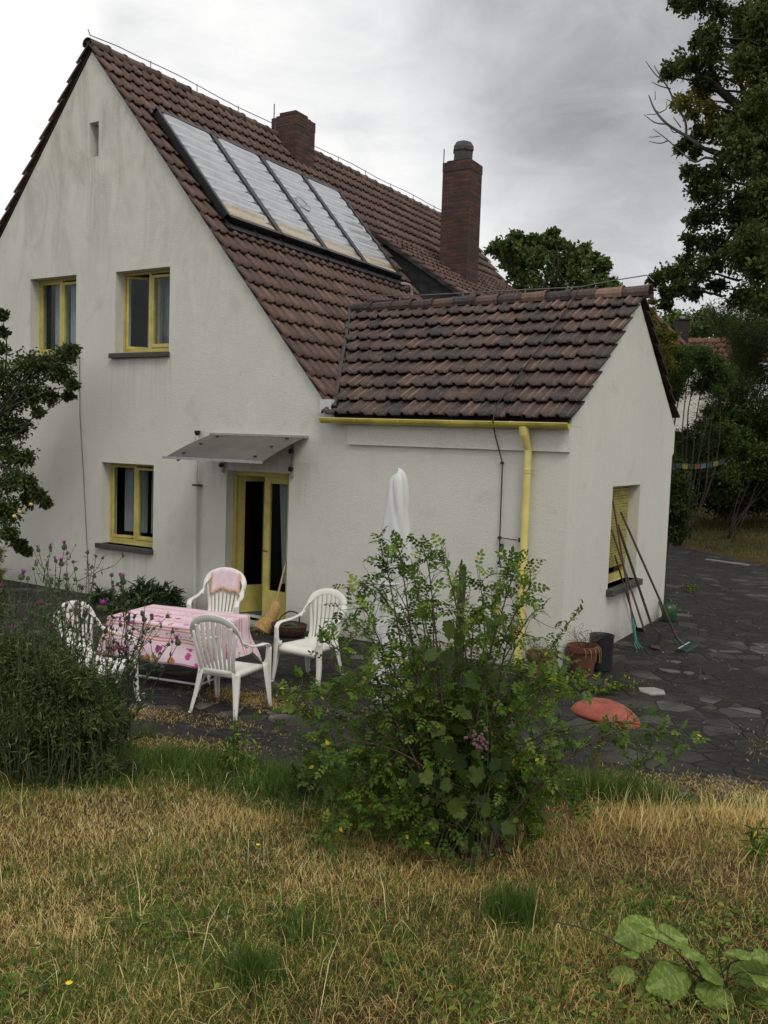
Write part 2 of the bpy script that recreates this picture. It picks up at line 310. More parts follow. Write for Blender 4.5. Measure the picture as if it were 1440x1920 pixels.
# ------------------------------------------------------------------ mesh helpers
class MB:
    def __init__(s): s.v = []; s.f = []; s.uv = None
    def add(s, verts, faces):
        o = len(s.v); s.v += [tuple(map(float, p)) for p in verts]; s.f += [tuple(i+o for i in f) for f in faces]; return s
    def box(s, a, b):
        x0, y0, z0 = a; x1, y1, z1 = b
        return s.add([(x0, y0, z0), (x1, y0, z0), (x1, y1, z0), (x0, y1, z0), (x0, y0, z1), (x1, y0, z1), (x1, y1, z1), (x0, y1, z1)],
                     [(0, 3, 2, 1), (4, 5, 6, 7), (0, 1, 5, 4), (1, 2, 6, 5), (2, 3, 7, 6), (3, 0, 4, 7)])
    def obox(s, c, ax, ay, az):
        c = np.array(c, float); ax, ay, az = (np.array(q, float) for q in (ax, ay, az))
        v = [c+i*ax+j*ay+k*az for k in (-1, 1) for j in (-1, 1) for i in (-1, 1)]
        f = [(0, 2, 3, 1), (4, 5, 7, 6), (0, 1, 5, 4), (1, 3, 7, 5), (3, 2, 6, 7), (2, 0, 4, 6)]
        if np.dot(np.cross(ax, ay), az) < 0: f = [tuple(reversed(q)) for q in f]
        return s.add(v, f)
    def tube(s, pts, r, n=8, cap=True):
        pts = [np.array(p, float) for p in pts]; m = len(pts)
        rs = [r]*m if isinstance(r, (int, float)) else list(r)
        t0 = pts[1]-pts[0]; a = np.cross(t0, [0, 0, 1.]);
        if np.linalg.norm(a) < 1e-6: a = np.cross(t0, [1., 0, 0])
        a /= np.linalg.norm(a); V = []
        for i in range(m):
            t = pts[min(i+1, m-1)]-pts[max(i-1, 0)]; t /= (np.linalg.norm(t)+1e-9)
            a = a-t*np.dot(a, t); a /= (np.linalg.norm(a)+1e-9); b = np.cross(t, a)
            for k in range(n):
                an = 2*math.pi*k/n; V.append(pts[i]+rs[i]*(math.cos(an)*a+math.sin(an)*b))
        F = [(i*n+k, i*n+(k+1) % n, (i+1)*n+(k+1) % n, (i+1)*n+k) for i in range(m-1) for k in range(n)]
        if cap: F += [tuple(reversed(range(n))), tuple((m-1)*n+k for k in range(n))]
        return s.add(V, F)
    def ribbon(s, pts, w, th, nrm, sub=4):
        """rounded flat bar along pts; nrm: thin direction per point"""
        P, Nn, W = smooth(pts, sub), smooth(nrm, sub), smooth([(q, 0, 0) for q in w], sub)
        V = []; n = 8
        for i in range(len(P)):
            t = P[min(i+1, len(P)-1)]-P[max(i-1, 0)]; t /= np.linalg.norm(t)+1e-9
            a = Nn[i]-t*np.dot(Nn[i], t); a /= np.linalg.norm(a)+1e-9; b = np.cross(t, a); ww = W[i][0]/2; h = th/2
            for (u, v) in ((1, .35), (.8, 1), (-.8, 1), (-1, .35), (-1, -.35), (-.8, -1), (.8, -1), (1, -.35)):
                V.append(P[i]+b*ww*u+a*h*v)
        m = len(P)
        F = [(i*n+k, i*n+(k+1) % n, (i+1)*n+(k+1) % n, (i+1)*n+k) for i in range(m-1) for k in range(n)]
        F += [tuple(reversed(range(n))), tuple((m-1)*n+k for k in range(n))]
        return s.add(V, F)
    def lathe(s, prof, c=(0, 0, 0), n=24, jit=None):
        V = []
        for (r, z) in prof:
            for k in range(n):
                a = 2*math.pi*k/n; rr = r*(jit(a, z) if jit else 1)
                V.append((c[0]+rr*math.cos(a), c[1]+rr*math.sin(a), c[2]+z))
        m = len(prof); F = [(i*n+k, i*n+(k+1) % n, (i+1)*n+(k+1) % n, (i+1)*n+k) for i in range(m-1) for k in range(n)]
        if prof[0][0] > 1e-4: F.append(tuple(reversed(range(n))))
        if prof[-1][0] > 1e-4: F.append(tuple((m-1)*n+k for k in range(n)))
        return s.add(V, F)
    def build(s, name, mat, parent=None, smooth_=False, bevel=0, loc=None, solid=0):
        me = bpy.data.meshes.new(name); me.from_pydata(s.v, [], s.f); me.update()
        if smooth_: me.polygons.foreach_set('use_smooth', [True]*len(me.polygons))
        o = bpy.data.objects.new(name, me); COL.objects.link(o); me.materials.append(mat)
        if parent: o.parent = parent
        if loc is not None: o.location = loc
        if solid: md = o.modifiers.new('thick', 'SOLIDIFY'); md.thickness = solid; md.offset = 0
        if bevel: md = o.modifiers.new('bevel', 'BEVEL'); md.width = bevel; md.segments = 2; md.limit_method = 'ANGLE'
        return o
def smooth(pts, sub=4):
    P = [np.array(p, float) for p in pts]; out = []
    for i in range(len(P)-1):
        p0, p1, p2, p3 = P[max(i-1, 0)], P[i], P[i+1], P[min(i+2, len(P)-1)]
        for k in range(sub):
            t = k/sub; out.append(.5*((2*p1)+(p2-p0)*t+(2*p0-5*p1+4*p2-p3)*t*t+(3*p1-p0-3*p2+p3)*t**3))
    out.append(P[-1]); return out
def np_obj(name, V, F, mat, parent=None, tint=None, smooth_=False):
    """V (n,3); F list of (m,k) index arrays; tint per-face float list matching"""
    if not isinstance(F, list): F = [F]
    me = bpy.data.meshes.new(name); nv = len(V); nl = sum(f.size for f in F); nf = sum(len(f) for f in F)
    me.vertices.add(nv); me.vertices.foreach_set('co', np.ascontiguousarray(V, dtype=np.float32).ravel())
    me.loops.add(nl); me.loops.foreach_set('vertex_index', np.concatenate([f.ravel() for f in F]).astype(np.int32))
    tot = np.concatenate([np.full(len(f), f.shape[1]) for f in F]); st = np.concatenate([[0], np.cumsum(tot)[:-1]])
    me.polygons.add(nf); me.polygons.foreach_set('loop_start', st.astype(np.int32)); me.polygons.foreach_set('loop_total', tot.astype(np.int32))
    if smooth_: me.polygons.foreach_set('use_smooth', [True]*nf)
    me.update(calc_edges=True)
    if tint is not None:
        a = me.attributes.new('tint', 'FLOAT', 'FACE'); a.data.foreach_set('value', np.asarray(tint, dtype=np.float32))
    o = bpy.data.objects.new(name, me); COL.objects.link(o); me.materials.append(mat)
    if parent: o.parent = parent
    return o
def tag(o, label=None, cat=None, group=None, kind=None):
    if label: o['label'] = label
    if cat: o['category'] = cat
    if group: o['group'] = group
    if kind: o['kind'] = kind
    return o
def thing(name, label, cat, loc=(0, 0, 0), rz=0, group=None):
    o = bpy.data.objects.new(name, None); COL.objects.link(o); o.location = loc; o.rotation_euler = (0, 0, rz)
    o.empty_display_size = .2
    return tag(o, label, cat, group)
def local(o, P):
    """world -> the thing's own coordinates (translation only)"""
    return [np.array(p, float)-np.array(o.location) for p in P]
def slab(mb, outer, holes, f, n, th):
    """flat wall with holes: 2D loops, f maps 2D->3D, n normal towards the back, th thickness"""
    loops = [outer]+holes; flat = [p for l in loops for p in l]
    tri = tessellate_polygon([[Vector((p[0], p[1], 0)) for p in l] for l in loops])
    n = np.array(n, float); A = [np.array(f(*p), float) for p in flat]; B = [a+n*th for a in A]; k = len(flat)
    F = []
    for t in tri:
        nn = np.cross(A[t[1]]-A[t[0]], A[t[2]]-A[t[0]])
        t = tuple(t) if np.dot(nn, n) < 0 else tuple(reversed(t))
        F += [t, tuple(i+k for i in reversed(t))]
    o = 0
    for li, l in enumerate(loops):
        for i in range(len(l)):
            a, b = o+i, o+(i+1) % len(l); F.append((a, b, b+k, a+k) )
        o += len(l)
    mb.add(A+B, F)
# leaves ---------------------------------------------------------------
T_SIMPLE = (np.array([(0, 0, 0), (-.22, .3, .07), (.22, .3, .07), (0, .35, 0), (-.20, .68, .06), (.20, .68, .06), (0, .7, -.02), (0, 1, -.08)]),
            [np.array([(0, 3, 1), (0, 2, 3), (4, 6, 7), (6, 5, 7)]), np.array([(1, 3, 6, 4), (3, 2, 5, 6)])])
T_CHEAP = (np.array([(0, 0, 0), (-.28, .5, .08), (.28, .5, .08), (0, 1, -.05)]), [np.array([(0, 3, 1), (0, 2, 3)])])
T_QUAD = (np.array([(-.12, 0, 0), (.12, 0, 0), (.3, .55, .08), (.05, 1, -.05), (-.28, .6, .05)]), [np.array([(0, 1, 2, 3, 4)])])
T_NARROW = (np.array([(0, 0, 0), (-.09, .45, .03), (.09, .45, .03), (0, 1, -.1)]), [np.array([(0, 3, 1), (0, 2, 3)])])
def _fan(out):
    V = [(0, .42, -.03)]+out; n = len(out)
    return (np.array(V), [np.array([(0, 1+i, 1+(i+1) % n) for i in range(n)])])
T_PALM = _fan([(0, .08, 0), (.20, -.05, .02), (.42, .04, .05), (.46, .20, .04), (.42, .27, .03), (.56, .38, .05), (.54, .52, .03), (.36, .60, .0), (.34, .76, .02), (.17, .82, .01), (0, 1.02, -.08),
               (-.17, .82, .01), (-.34, .76, .02), (-.36, .60, 0), (-.54, .52, .03), (-.56, .38, .05), (-.42, .27, .03), (-.46, .20, .04), (-.42, .04, .05), (-.20, -.05, .02)])
def _broad():
    V, F = [], []; nr, nc = 27, 9
    for i in range(nr):
        t = i/(nr-1); w = .46*math.sin(math.pi*min(1, t*.93+.055))**.75*(1-.35*t)*(1.1 if t < .1 else 1)
        for j in range(nc):
            s = -1+2*j/(nc-1); a = abs(s); ser = 1+(.06 if i % 2 else -.05)*(a > .9)
            V.append((s*w*ser, t+.10*a*w+.02*(t < .05)*-a, .10*a*w*2-.10*t*t-.026*math.cos((t-.45*a*w)*2*math.pi*6.5)*min(1, a*3)+.02*math.sin(9*t+s)))
    for i in range(nr-1):
        for j in range(nc-1): q = i*nc+j; F.append((q, q+1, q+nc+1, q+nc))
    return (np.array(V), [np.array(F)])
T_BROAD = _broad()
_c = T_BROAD[0][T_BROAD[1][0]].mean(1)
BROAD_VEIN = np.where((np.abs(_c[:, 0]) < .045) | (np.cos((_c[:, 1]-.55*np.abs(_c[:, 0]))*2*math.pi*6.5) > .80), .38, 0)
def unit(a): return a/(np.linalg.norm(a, axis=-1, keepdims=True)+1e-9)
def leaves(P, D, Nn, S, T, Wf=1.0):
    """returns V, F-list, faces per leaf"""
    P = np.asarray(P, float); D = unit(np.asarray(D, float)); Nn = np.asarray(Nn, float)
    Nn = unit(Nn-D*np.sum(Nn*D, 1, keepdims=True)); Sd = np.cross(D, Nn); S = np.asarray(S, float).reshape(-1, 1, 1)
    tv, tf = T; k = len(tv)
    V = P[:, None, :]+S*(tv[None, :, 0:1]*Wf*Sd[:, None, :]+tv[None, :, 1:2]*D[:, None, :]+tv[None, :, 2:3]*Nn[:, None, :])
    off = (np.arange(len(P))*k)[:, None, None]
    F = [(f[None]+off).reshape(-1, f.shape[1]) for f in tf]
    return V.reshape(-1, 3), F, [len(f) for f in tf]
def leaf_obj(name, P, D, Nn, S, T, mat, parent=None, tint=None, Wf=1.0, ft=None):
    V, F, c = leaves(P, D, Nn, S, T, Wf); n = len(P)
    if tint is None: tint = rng.random(n)
    tt = np.concatenate([np.repeat(tint, k) for k in c])
    if ft is not None: tt = np.clip(.22+tt*.5+np.tile(ft, n), 0, 1)
    if parent is not None: V = V-np.array(parent.location)
    return np_obj(name, V, F, mat, parent, tt)
def rdir(n): return unit(rng.normal(size=(n, 3)))
def spray(blobs, twigs, per, size, tintc=None, up=.5, jit=.16, rmin=.12):
    """blobs: (center, radius[, flatten]); leaves along twigs that leave each blob's centre -> P,D,N,S,t"""
    PP, DD, NN, SS, TT = [], [], [], [], []
    for b in blobs:
        c = np.array(b[0], float); r = b[1]; fl = b[2] if len(b) > 2 else .8
        nt_ = max(3, int(twigs*(b[3] if len(b) > 3 else 1)))
        d = rdir(nt_); d[:, 2] *= fl; L = r*rng.uniform(.5, 1.45, nt_)
        t = rng.uniform(rmin, 1, (nt_, per))
        p = c+d[:, None, :]*(L[:, None]*t)[:, :, None]+rng.normal(size=(nt_, per, 3))*jit*r
        p[:, :, 2] -= (t**2)*.12*r
        dd = unit(d[:, None, :]*.6+rng.normal(size=(nt_, per, 3))*.6+np.array([0, 0, -.15]))
        nn = unit(rng.normal(size=(nt_, per, 3))*.6+np.array([0, 0, up])+d[:, None, :]*.3)
        tw = rng.uniform(0, 1, nt_)[:, None]*.55+rng.uniform(0, 1, (nt_, per))*.45
        if tintc: tw = np.clip(tw+tintc*rng.uniform(-1, 1), 0, 1)
        PP.append(p.reshape(-1, 3)); DD.append(dd.reshape(-1, 3)); NN.append(nn.reshape(-1, 3))
        SS.append((size*rng.uniform(.6, 1.25, (nt_, per))).ravel()); TT.append(np.broadcast_to(tw, (nt_, per)).ravel())
    return [np.concatenate(q) for q in (PP, DD, NN, SS, TT)]
def arc(a, b, lift=0, side=None, n=7, wob=0):
    a = np.array(a, float); b = np.array(b, float); L = np.linalg.norm(b-a); out = []
    w = rng.normal(size=3)*wob*L; w2 = rng.normal(size=3)*wob*.5*L
    for i in range(n):
        t = i/(n-1); p = a*(1-t)+b*t; p = p+np.array([0, 0, 1])*lift*4*t*(1-t)+w*math.sin(math.pi*t)+w2*math.sin(2*math.pi*t)
        out.append(p)
    return out
SKYLOBES=[(150,300,34,.18),(830,130,11,-.06),(1160,10,14,-.32),(1060,190,9,.08),(1100,480,14,-.10)]
SKYK=12.2
EXPO=0.06
# ================================================================== SETTING
def grid_obj(name, xs, ys, zf, mat, kind='structure'):
    X, Y = np.meshgrid(xs, ys); V = np.stack([X, Y, zf(X, Y)], -1).reshape(-1, 3); nx, ny = len(xs), len(ys)
    i = (np.arange(ny-1)[:, None]*nx+np.arange(nx-1)[None]).ravel()
    o = np_obj(name, V, np.stack([i, i+1, i+nx+1, i+nx], -1), mat, smooth_=True); tag(o, kind=kind); return o
xs = np.concatenate([np.linspace(-260, -18, 40), np.linspace(-17.6, 6, 150), np.linspace(7, 160, 30)])
ys = np.concatenate([np.linspace(-60, -12, 14), np.linspace(-11.8, 4, 110), np.linspace(4.5, 32, 56), np.linspace(34, 300, 34)])
grid_obj('ground', xs, ys, lambda x, y: terr(x, y), M['soil'])
# patio: flat flagged area laid 4 mm over the ground, following the lawn's ragged edge
def patio():
    mb = MB(); nx = 150
    xs = np.linspace(-17, 7, nx)
    near = []
    for x in xs:
        ylo = -2.8+(x+.87)*.446/.895 + .07*math.sin(x*2.3)+.05*math.sin(x*5.1)
        near.append(max(ylo, -9)-.03)
    far = [min(13.1-(x+3.2)*.684/.73-.12, 60) for x in xs]
    ts = np.linspace(0, 1, 40)
    V = [(x, n+(f-n)*t, 0.006) for (x, n, f) in zip(xs, near, far) for t in ts]
    k = len(ts); F = [(i*k+j, (i+1)*k+j, (i+1)*k+j+1, i*k+j+1) for i in range(nx-1) for j in range(k-1)]
    mb.add(V, F); return tag(mb.build('patio', M['paving']), kind='structure')
patio()

# ================================================================== HOUSE
house = thing('house', 'white gabled house with brown tiled roofs, yellow window frames and a low right wing', 'house', (-11.58, 0, 0))
HL = np.array(house.location)
def hb(mb, name, mat, parent=None, **k):
    mb.v = [tuple(np.array(v)-HL) for v in mb.v]; return mb.build(name, mat, parent or house, **k)
SL = 1.169; XR, ZR = -11.58, 8.6
def mainZ(x): return ZR-SL*abs(x-XR)
EX = -3.54; EYR, EZR = 2.4, 4.68; ESL = .697
# walls
WUL = (-13.04, -11.90, 3.85, 5.12); WUR = (-11.0, -9.84, 3.85, 5.10); WLO = (-11.27, -10.12, .86, 2.15); DOOR = (-8.66, -7.53, .03, 2.14)
SLIT = (-11.62, -11.41, 6.9, 7.43)
def rect(r): return [(r[0], r[2]), (r[1], r[2]), (r[1], r[3]), (r[0], r[3])]
mb = MB()
slab(mb, [(-16.3, -.1), (EX, -.1), (EX, 2.86), (-6.75, 2.86), (XR, 8.5), (-16.3, 2.98)], [rect(r) for r in (WUL, WUR, WLO, DOOR, SLIT)], lambda x, z: (x, 0, z), (0, 1, 0), .32)
EW = (1.66, 2.93, .80, 2.14)
slab(mb, [(.322, -.1), (4.63, -.1), (4.63, 2.55), (4.72, 2.6), (4.72, 2.99), (EYR, 4.63), (.0, 2.955), (.0, 2.862), (.322, 2.862)], [rect(EW)], lambda y, z: (EX, y, z), (-1, 0, 0), .32)
mb.box((-6.56, -.05, 2.57), (EX-.003, -.002, 2.858))
mb.box((-16.3, .33, -.1), (-16.0, 12.6, 2.98)); mb.box((-15.98, 12.3, -.1), (-6.9, 12.6, 2.98)); mb.box((-7.2, 4.64, -.1), (-6.88, 12.29, 3.0))
mb.box((-6.86, 4.33, -.1), (EX-.33, 4.63, 2.8))
hb(mb, 'wall', M['plaster'])
mb = MB(); slab(mb, [(-16.2, 2.9), (-6.9, 2.9), (XR, 8.4)], [], lambda x, z: (x, 12.35, z), (0, 1, 0), .25); hb(mb, 'rear_gable', M['plaster'])
mb = MB(); mb.box((-15.9, .33, -.08), (-6.9, 12.2, .02)); mb.box((-15.9, .33, 2.75), (-7.0, 12.2, 2.9)); mb.box((-6.8, .4, -.08), (-3.9, 4.3, .02)); mb.box((-15.9, 3.2, .03), (-4.0, 3.3, 2.7)); mb.box((-15.9, 3.2, 2.92), (-7.5, 3.3, 5.0))
mb.box((-15.9, .33, 5.3), (-8.9, 12.2, 5.4))
hb(mb, 'interior', M['interior'])
mb = MB(); mb.box((-8.62, .33, .022), (-7.6, 1.6, .045)); hb(mb, 'door_mat', M['floorblue'])
# tile roofs
UU = [0, .05, .11, .27, .33, .58, .66, .74, 1.0]; HH = [.004, .010, .036, .034, .006, .002, .013, .002, .004]
def tiles(name, O, A, D, ncol, nrow, tw, ex, mat, keep=None, lift=.056, parent=None, jit=1.0, rib_tint=.0):
    O, A, D = (np.array(q, float) for q in (O, A, D)); D /= np.linalg.norm(D); Nn = np.cross(A, D)
    if Nn[2] < 0: Nn = -Nn
    V, F4, T = [], [], []; nu = len(UU); off = 0
    for r in range(nrow):
        for c in range(ncol):
            mid = O+A*(c+.5)*tw+D*(r+.5)*ex
            if keep and not keep(mid): continue
            jz = random.uniform(-.005, .006)*jit; jd = random.uniform(-.008, .008)*jit; sk = random.uniform(-.004, .004)*jit
            rows = []
            for (vv, dz) in ((-.07, -.2*lift), (ex*.5, lift*.5), (ex+.030, lift), (ex+.034, lift-.020)):
                for k, u in enumerate(UU):
                    hh = HH[k]*(1.0)
                    sc = .012*(1-abs(2*u-1)) if vv > ex*.8 else 0
                    rows.append(O+A*(c*tw+u*tw*1.015)+D*(r*ex+vv+jd+sc*.8)+Nn*(hh+dz+jz+sk*u))
            V += rows
            for a in range(3):
                for k in range(nu-1):
                    i = off+a*nu+k; F4.append((i, i+1, i+nu+1, i+nu))
            # side skirts
            for k in (0, nu-1):
                b = len(V); V += [rows[k]-Nn*.02, rows[2*nu+k]-Nn*.03]
                F4.append((off+k, off+2*nu+k, b+1, b))
            off = len(V); nf = 3*(nu-1)+2; t = random.random(); rib_t = rib_tint*(random.random() < .75)*random.uniform(.4, 1)
            T += [min(1.0, t*(1-rib_tint)+(rib_t if (a < 2 and k in (1, 2, 5, 6)) else 0)) for a in range(3) for k in range(nu-1)]+[t*.5]*2  # rib faces tinted paler on most tiles
    V = np.array(V)-HL
    return np_obj(name, V, np.array(F4), mat, parent or house, T)
c49 = 1/math.sqrt(1+SL*SL); Dm = (c49, 0, -SL*c49)
tiles('roof_tiles', (XR, -.07, ZR), (0, 1, 0), Dm, 64, 22, .2005, .338, M['tile'], rib_tint=.3, keep=lambda p: not (p[0] > -9.6 and 6.3 < p[1] < 12))
tiles('roof_tiles', (XR, -.07, ZR), (0, 1, 0), (-c49, 0, -SL*c49), 64, 22, .2005, .338, M['tile'])
mb = MB()
for sgn in (1, -1):
    nrm = np.array([sgn*SL*c49, 0, c49]); a = np.array([XR, 6.35, ZR])+np.array([sgn*c49, 0, -SL*c49])*3.68-nrm*.035
    mb.obox(a, (0, 6.36, 0), np.array([sgn*c49, 0, -SL*c49])*3.68, nrm*.018)
hb(mb, 'roof_deck', M['tile_dark'])
ec = 1/math.sqrt(1+ESL*ESL)
def keepE(p): return p[0] > XR+(ZR-p[2])/SL-.02
tiles('roof_tiles', (-8.505, EYR, EZR+.02), (1, 0, 0), (0, -ec, -ESL*ec), 25, 9, .2012, .342, M['tile_old'], keep=keepE, lift=.066, jit=1.8, rib_tint=.5)
tiles('roof_tiles', (-8.505, EYR, EZR+.02), (1, 0, 0), (0, ec, -ESL*ec), 25, 8, .2012, .342, M['tile_old'], keep=keepE, lift=.066, jit=1.8, rib_tint=.5)
mb = MB()
for sgn in (-1, 1):
    L = 3.06 if sgn < 0 else 2.8; nrm = np.array([0, sgn*ESL*ec, ec]); dd = np.array([0, sgn*ec, -ESL*ec])
    a = np.array([0, EYR, EZR])-nrm*.02; b = a+dd*L; xa = XR+(ZR-a[2])/SL+.02; xb = XR+(ZR-b[2])/SL+.10; xe = EX-.01
    q4 = [np.array([xa, a[1], a[2]]), np.array([xe, a[1], a[2]]), np.array([xe, b[1], b[2]]), np.array([xb, b[1], b[2]])]
    mb.add(q4+[p-nrm*.03 for p in q4], [(0, 1, 2, 3), (7, 6, 5, 4), (0, 4, 5, 1), (1, 5, 6, 2), (2, 6, 7, 3), (3, 7, 4, 0)])
hb(mb, 'roof_deck', M['tile_dark'])
def ridge(name, a, b, mat, r=.105, L=.36, dz=.02):
    a = np.array(a, float); b = np.array(b, float); n = int(round(np.linalg.norm(b-a)/L)); t = (b-a)/n; ax = unit(t); sd = np.cross(ax, [0, 0, 1]); mb = MB(); up_ = np.cross(sd, ax)
    for i in range(n):
        p = a+t*i; q = a+t*(i+1.08); j = rng.normal(size=3)*.006; V = []
        for (pt, rr) in ((p, r*.90), (q, r*1.02), (q-t*.10, r*1.10), (q, r*1.12)):
            for k in range(9):
                an = math.pi*(k/8*1.25-.125); V.append(pt+j+sd*rr*1.15*math.cos(an)+up_*(rr*math.sin(an)+dz-.03))
        F = [(g*9+k, g*9+k+1, (g+1)*9+k+1, (g+1)*9+k) for g in (0,) for k in range(8)]+[(18+k, 19+k, 28+k, 27+k) for k in range(8)]+[(9+k, 10+k, 28+k, 27+k) for k in range(8)]
        mb.add(V, F)
    mb.add([], [])
    o = hb(mb, name, mat, smooth_=False)
    at_ = o.data.attributes.new('tint', 'FLOAT', 'FACE'); nf = len(o.data.polygons); at_.data.foreach_set('value', np.repeat(rng.random(nf//24+1), 24)[:nf].astype(np.float32)); return o
ridge('ridge_tiles', (XR, -.1, ZR), (XR, 12.8, ZR), M['tile'], r=.10)
ridge('ridge_tiles', (-8.15, EYR, EZR+.05), (EX+.12, EYR, EZR+.05), M['tile_old'], r=.115)
# valley and verge strips
mb = MB()
va = [np.array([XR+(ZR-z)/SL, EYR-(EZR-z)/ESL, z]) for z in (4.72, 2.98)]
mb.tube([va[0]+np.array([0, 0, .06]), va[1]+np.array([0, -.03, .05])], .055, 6); hb(mb, 'valley_flashing', M['black'])
mb = MB(); mb.box((-6.98, -.10, 2.98), (-6.80, -.02, 3.15)); o = hb(mb, 'fascia_stub', M['pvc'])
# shed dormer
DO = np.array([-10.12, 5.74, 6.93]); ds = math.tan(R_(33)); dc = 1/math.sqrt(1+ds*ds); Dd = (dc, 0, -ds*dc)
tiles('dormer_roof', DO, (0, 1, 0), Dd, 33, 12, .2005, .30, M['tile'])
mb = MB(); nrm = np.array([ds*dc, 0, dc]); mb.obox(DO+np.array([0, 3.3, 0])+np.array(Dd)*1.75-nrm*.05, (0, 3.28, 0), np.array(Dd)*1.75, nrm*.03); hb(mb, 'roof_deck', M['tile_dark'])
mb = MB()
def dZ(x): return DO[2]-ds*(x-DO[0])-.07
slab(mb, [(-10.1, mainZ(-10.1)-.1), (-7.75, mainZ(-7.75)-.1), (-7.75, dZ(-7.75)), (-10.1, dZ(-10.1))], [], lambda x, z: (x, 5.84, z), (0, 1, 0), .1)
hb(mb, 'dormer_cheek', M['slate'])
mb = MB(); mb.obox(np.array([-8.9, 5.745, dZ(-8.9)+.03]), np.array(Dd)*1.4, (0, .012, 0), nrm*.035); hb(mb, 'verge_board', M['slate'])
mb = MB(); mb.box((-7.85, 5.95, 3.9), (-7.75, 12.2, 5.25)); hb(mb, 'dormer_front', M['slate'])
# chimneys
def chimney(x0, x1, y0, y1, zb, zt, pot=None):
    mb = MB(); mb.box((x0, y0, zb), (x1, y1, zt-.19)); mb.box((x0-.006, y0-.006, zt-.187), (x1+.006, y1+.006, zt))
    o = hb(mb, 'chimney', M['brick']); cx, cy = (x0+x1)/2-HL[0], (y0+y1)/2
    mb = MB(); mb.box((x0+.06, y0+.06, zt+.002), (x1-.06, y1-.06, zt+.05)); mb.v = [tuple(np.array(v)-HL) for v in mb.v]; mb.build('chimney_cap', M['tile_dark'], o)
    if pot:
        mb = MB(); mb.lathe([(.20, 0), (.205, .10), (.20, .20), (.225, .22), (.22, .30), (.16, .40), (.10, .43), (0, .43)], (cx, cy, zt+.05), 12, lambda a, z: 1+.10*math.cos(6*a))
        mb.build('chimney_pot', M['sill'], o)
    else:
        mb = MB(); mb.box((cx-.2, cy-.2, zt+.052), (cx+.2, cy+.2, zt+.12)); mb.build('flue_collar', M['brick'], o)
    mb = MB(); mb.tube([(cx-(x1-x0)/2-.03, cy-.2, zt-.4), (cx-(x1-x0)/2-.03, cy-.2, zt+.32)], .012, 5); mb.build('lightning_rod', M['steel'], o)
    return o
chimney(-11.66, -11.04, 4.52, 5.12, 7.5, 8.93)
P2 = CAM+ray(873.7, 531)*0  # near corner of the tall stack, solved on the dormer roof plane
d_ = ray(873.7, 531); t_ = ((DO[2]-CAM[2])+ds*(DO[0]-CAM[0])*-1*-1)/(d_[2]+ds*d_[0]) if False else np.dot(DO-CAM, [ds, 0, 1])/np.dot(d_, [ds, 0, 1])
P2 = CAM+d_*t_; zt2 = onY(876, 299, P2[1])[2]
print('chimney2', P2, zt2)
chimney(P2[0]-.66, P2[0], P2[1], P2[1]+.56, 5.2, zt2, True)
# solar collectors
nrm = np.array([SL*c49, 0, c49]); off = nrm*.15; P0 = np.array([XR, 0, ZR])+off; Dm = np.array(Dm)
def onSol(x, y): d = ray(x, y); return CAM+d*(np.dot(P0-CAM, nrm)/np.dot(d, nrm))
q = [onSol(*p) for p in ((283, 188.6), (629, 354), (411, 389), (741.7, 505.6))]
ya, yb = (q[0][1]+q[2][1])/2, (q[1][1]+q[3][1])/2+.02
sa = ((XR-q[0][0])/-c49+(XR-q[1][0])/-c49)/2+.0; sb = ((XR-q[2][0])/-c49+(XR-q[3][0])/-c49)/2
print('solar', ya, yb, sa, sb)
def SP(y, s_, h=0): return P0+np.array([0, y, 0])+Dm*s_+nrm*h
W = (yb-ya)/4
for i in range(4):
    y0 = ya+i*W+.028; y1 = ya+(i+1)*W-.028
    fr = MB()
    for (a, b) in (((y0, sa), (y0, sb)), ((y1, sa), (y1, sb)), ((y0, sa), (y1, sa)), ((y0, sb), (y1, sb))):
        A_, B_ = SP(*a), SP(*b); d = (B_-A_)/2; sd = unit(np.cross(d, nrm))
        fr.obox((A_+B_)/2-nrm*.02, d+unit(d)*.03, sd*.03, nrm*.055)
    f = hb(fr, 'solar_panel', M['black'])
    ny, ns = 14, 120; V = []; UV = []
    for a in range(ny+1):
        for b in range(ns+1):
            yy = y0+.03+(y1-y0-.06)*a/ny; ss = sa+.03+(sb-sa-.06)*b/ns
            e = min(1, math.sin(math.pi*a/ny)*4)
            hgt = .028*e+.013*e*math.sin(2*math.pi*b/ns*9.5+.25*math.sin(a*.5+i))
            V.append(SP(yy, ss, hgt)-HL); UV.append((a/ny, b/ns))
    F = np.array([(a*(ns+1)+b, (a+1)*(ns+1)+b, (a+1)*(ns+1)+b+1, a*(ns+1)+b+1) for a in range(ny) for b in range(ns)])
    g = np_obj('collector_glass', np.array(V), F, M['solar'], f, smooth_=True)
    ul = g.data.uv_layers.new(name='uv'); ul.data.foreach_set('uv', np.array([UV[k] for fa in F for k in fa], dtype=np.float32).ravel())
    if i == 2:
        mb = MB(); c = SP(y0+.25, (sa+sb)/2-.02, .052); ring = [c+Dm*.16*math.cos(t)+np.array([0, 1, 0])*.16*math.sin(t) for t in np.linspace(0, 2*math.pi, 20)]
        mb.tube([p-HL for p in ring], .008, 5, cap=False); mb.build('round_cutout', M['grey'], f)
mb = MB()
for s_ in (sa-.02, sb+.13):
    mb.obox((SP(ya, s_, -.10)+SP(yb, s_, -.10))/2, (0, (yb-ya)/2+.06, 0), Dm*.05, nrm*.05)
for k in range(9):
    y = ya+(yb-ya)*k/8; mb.obox(SP(y, sb+.10, -.05), (0, .012, 0), Dm*.10, nrm*.012)
for y in (ya+.1, yb-.1, (ya+yb)/2): mb.obox(SP(y, (sa+sb)/2, -.10), (0, .03, 0), Dm*(sb-sa)/2, nrm*.03)
hb(mb, 'panel_rack', M['black'])
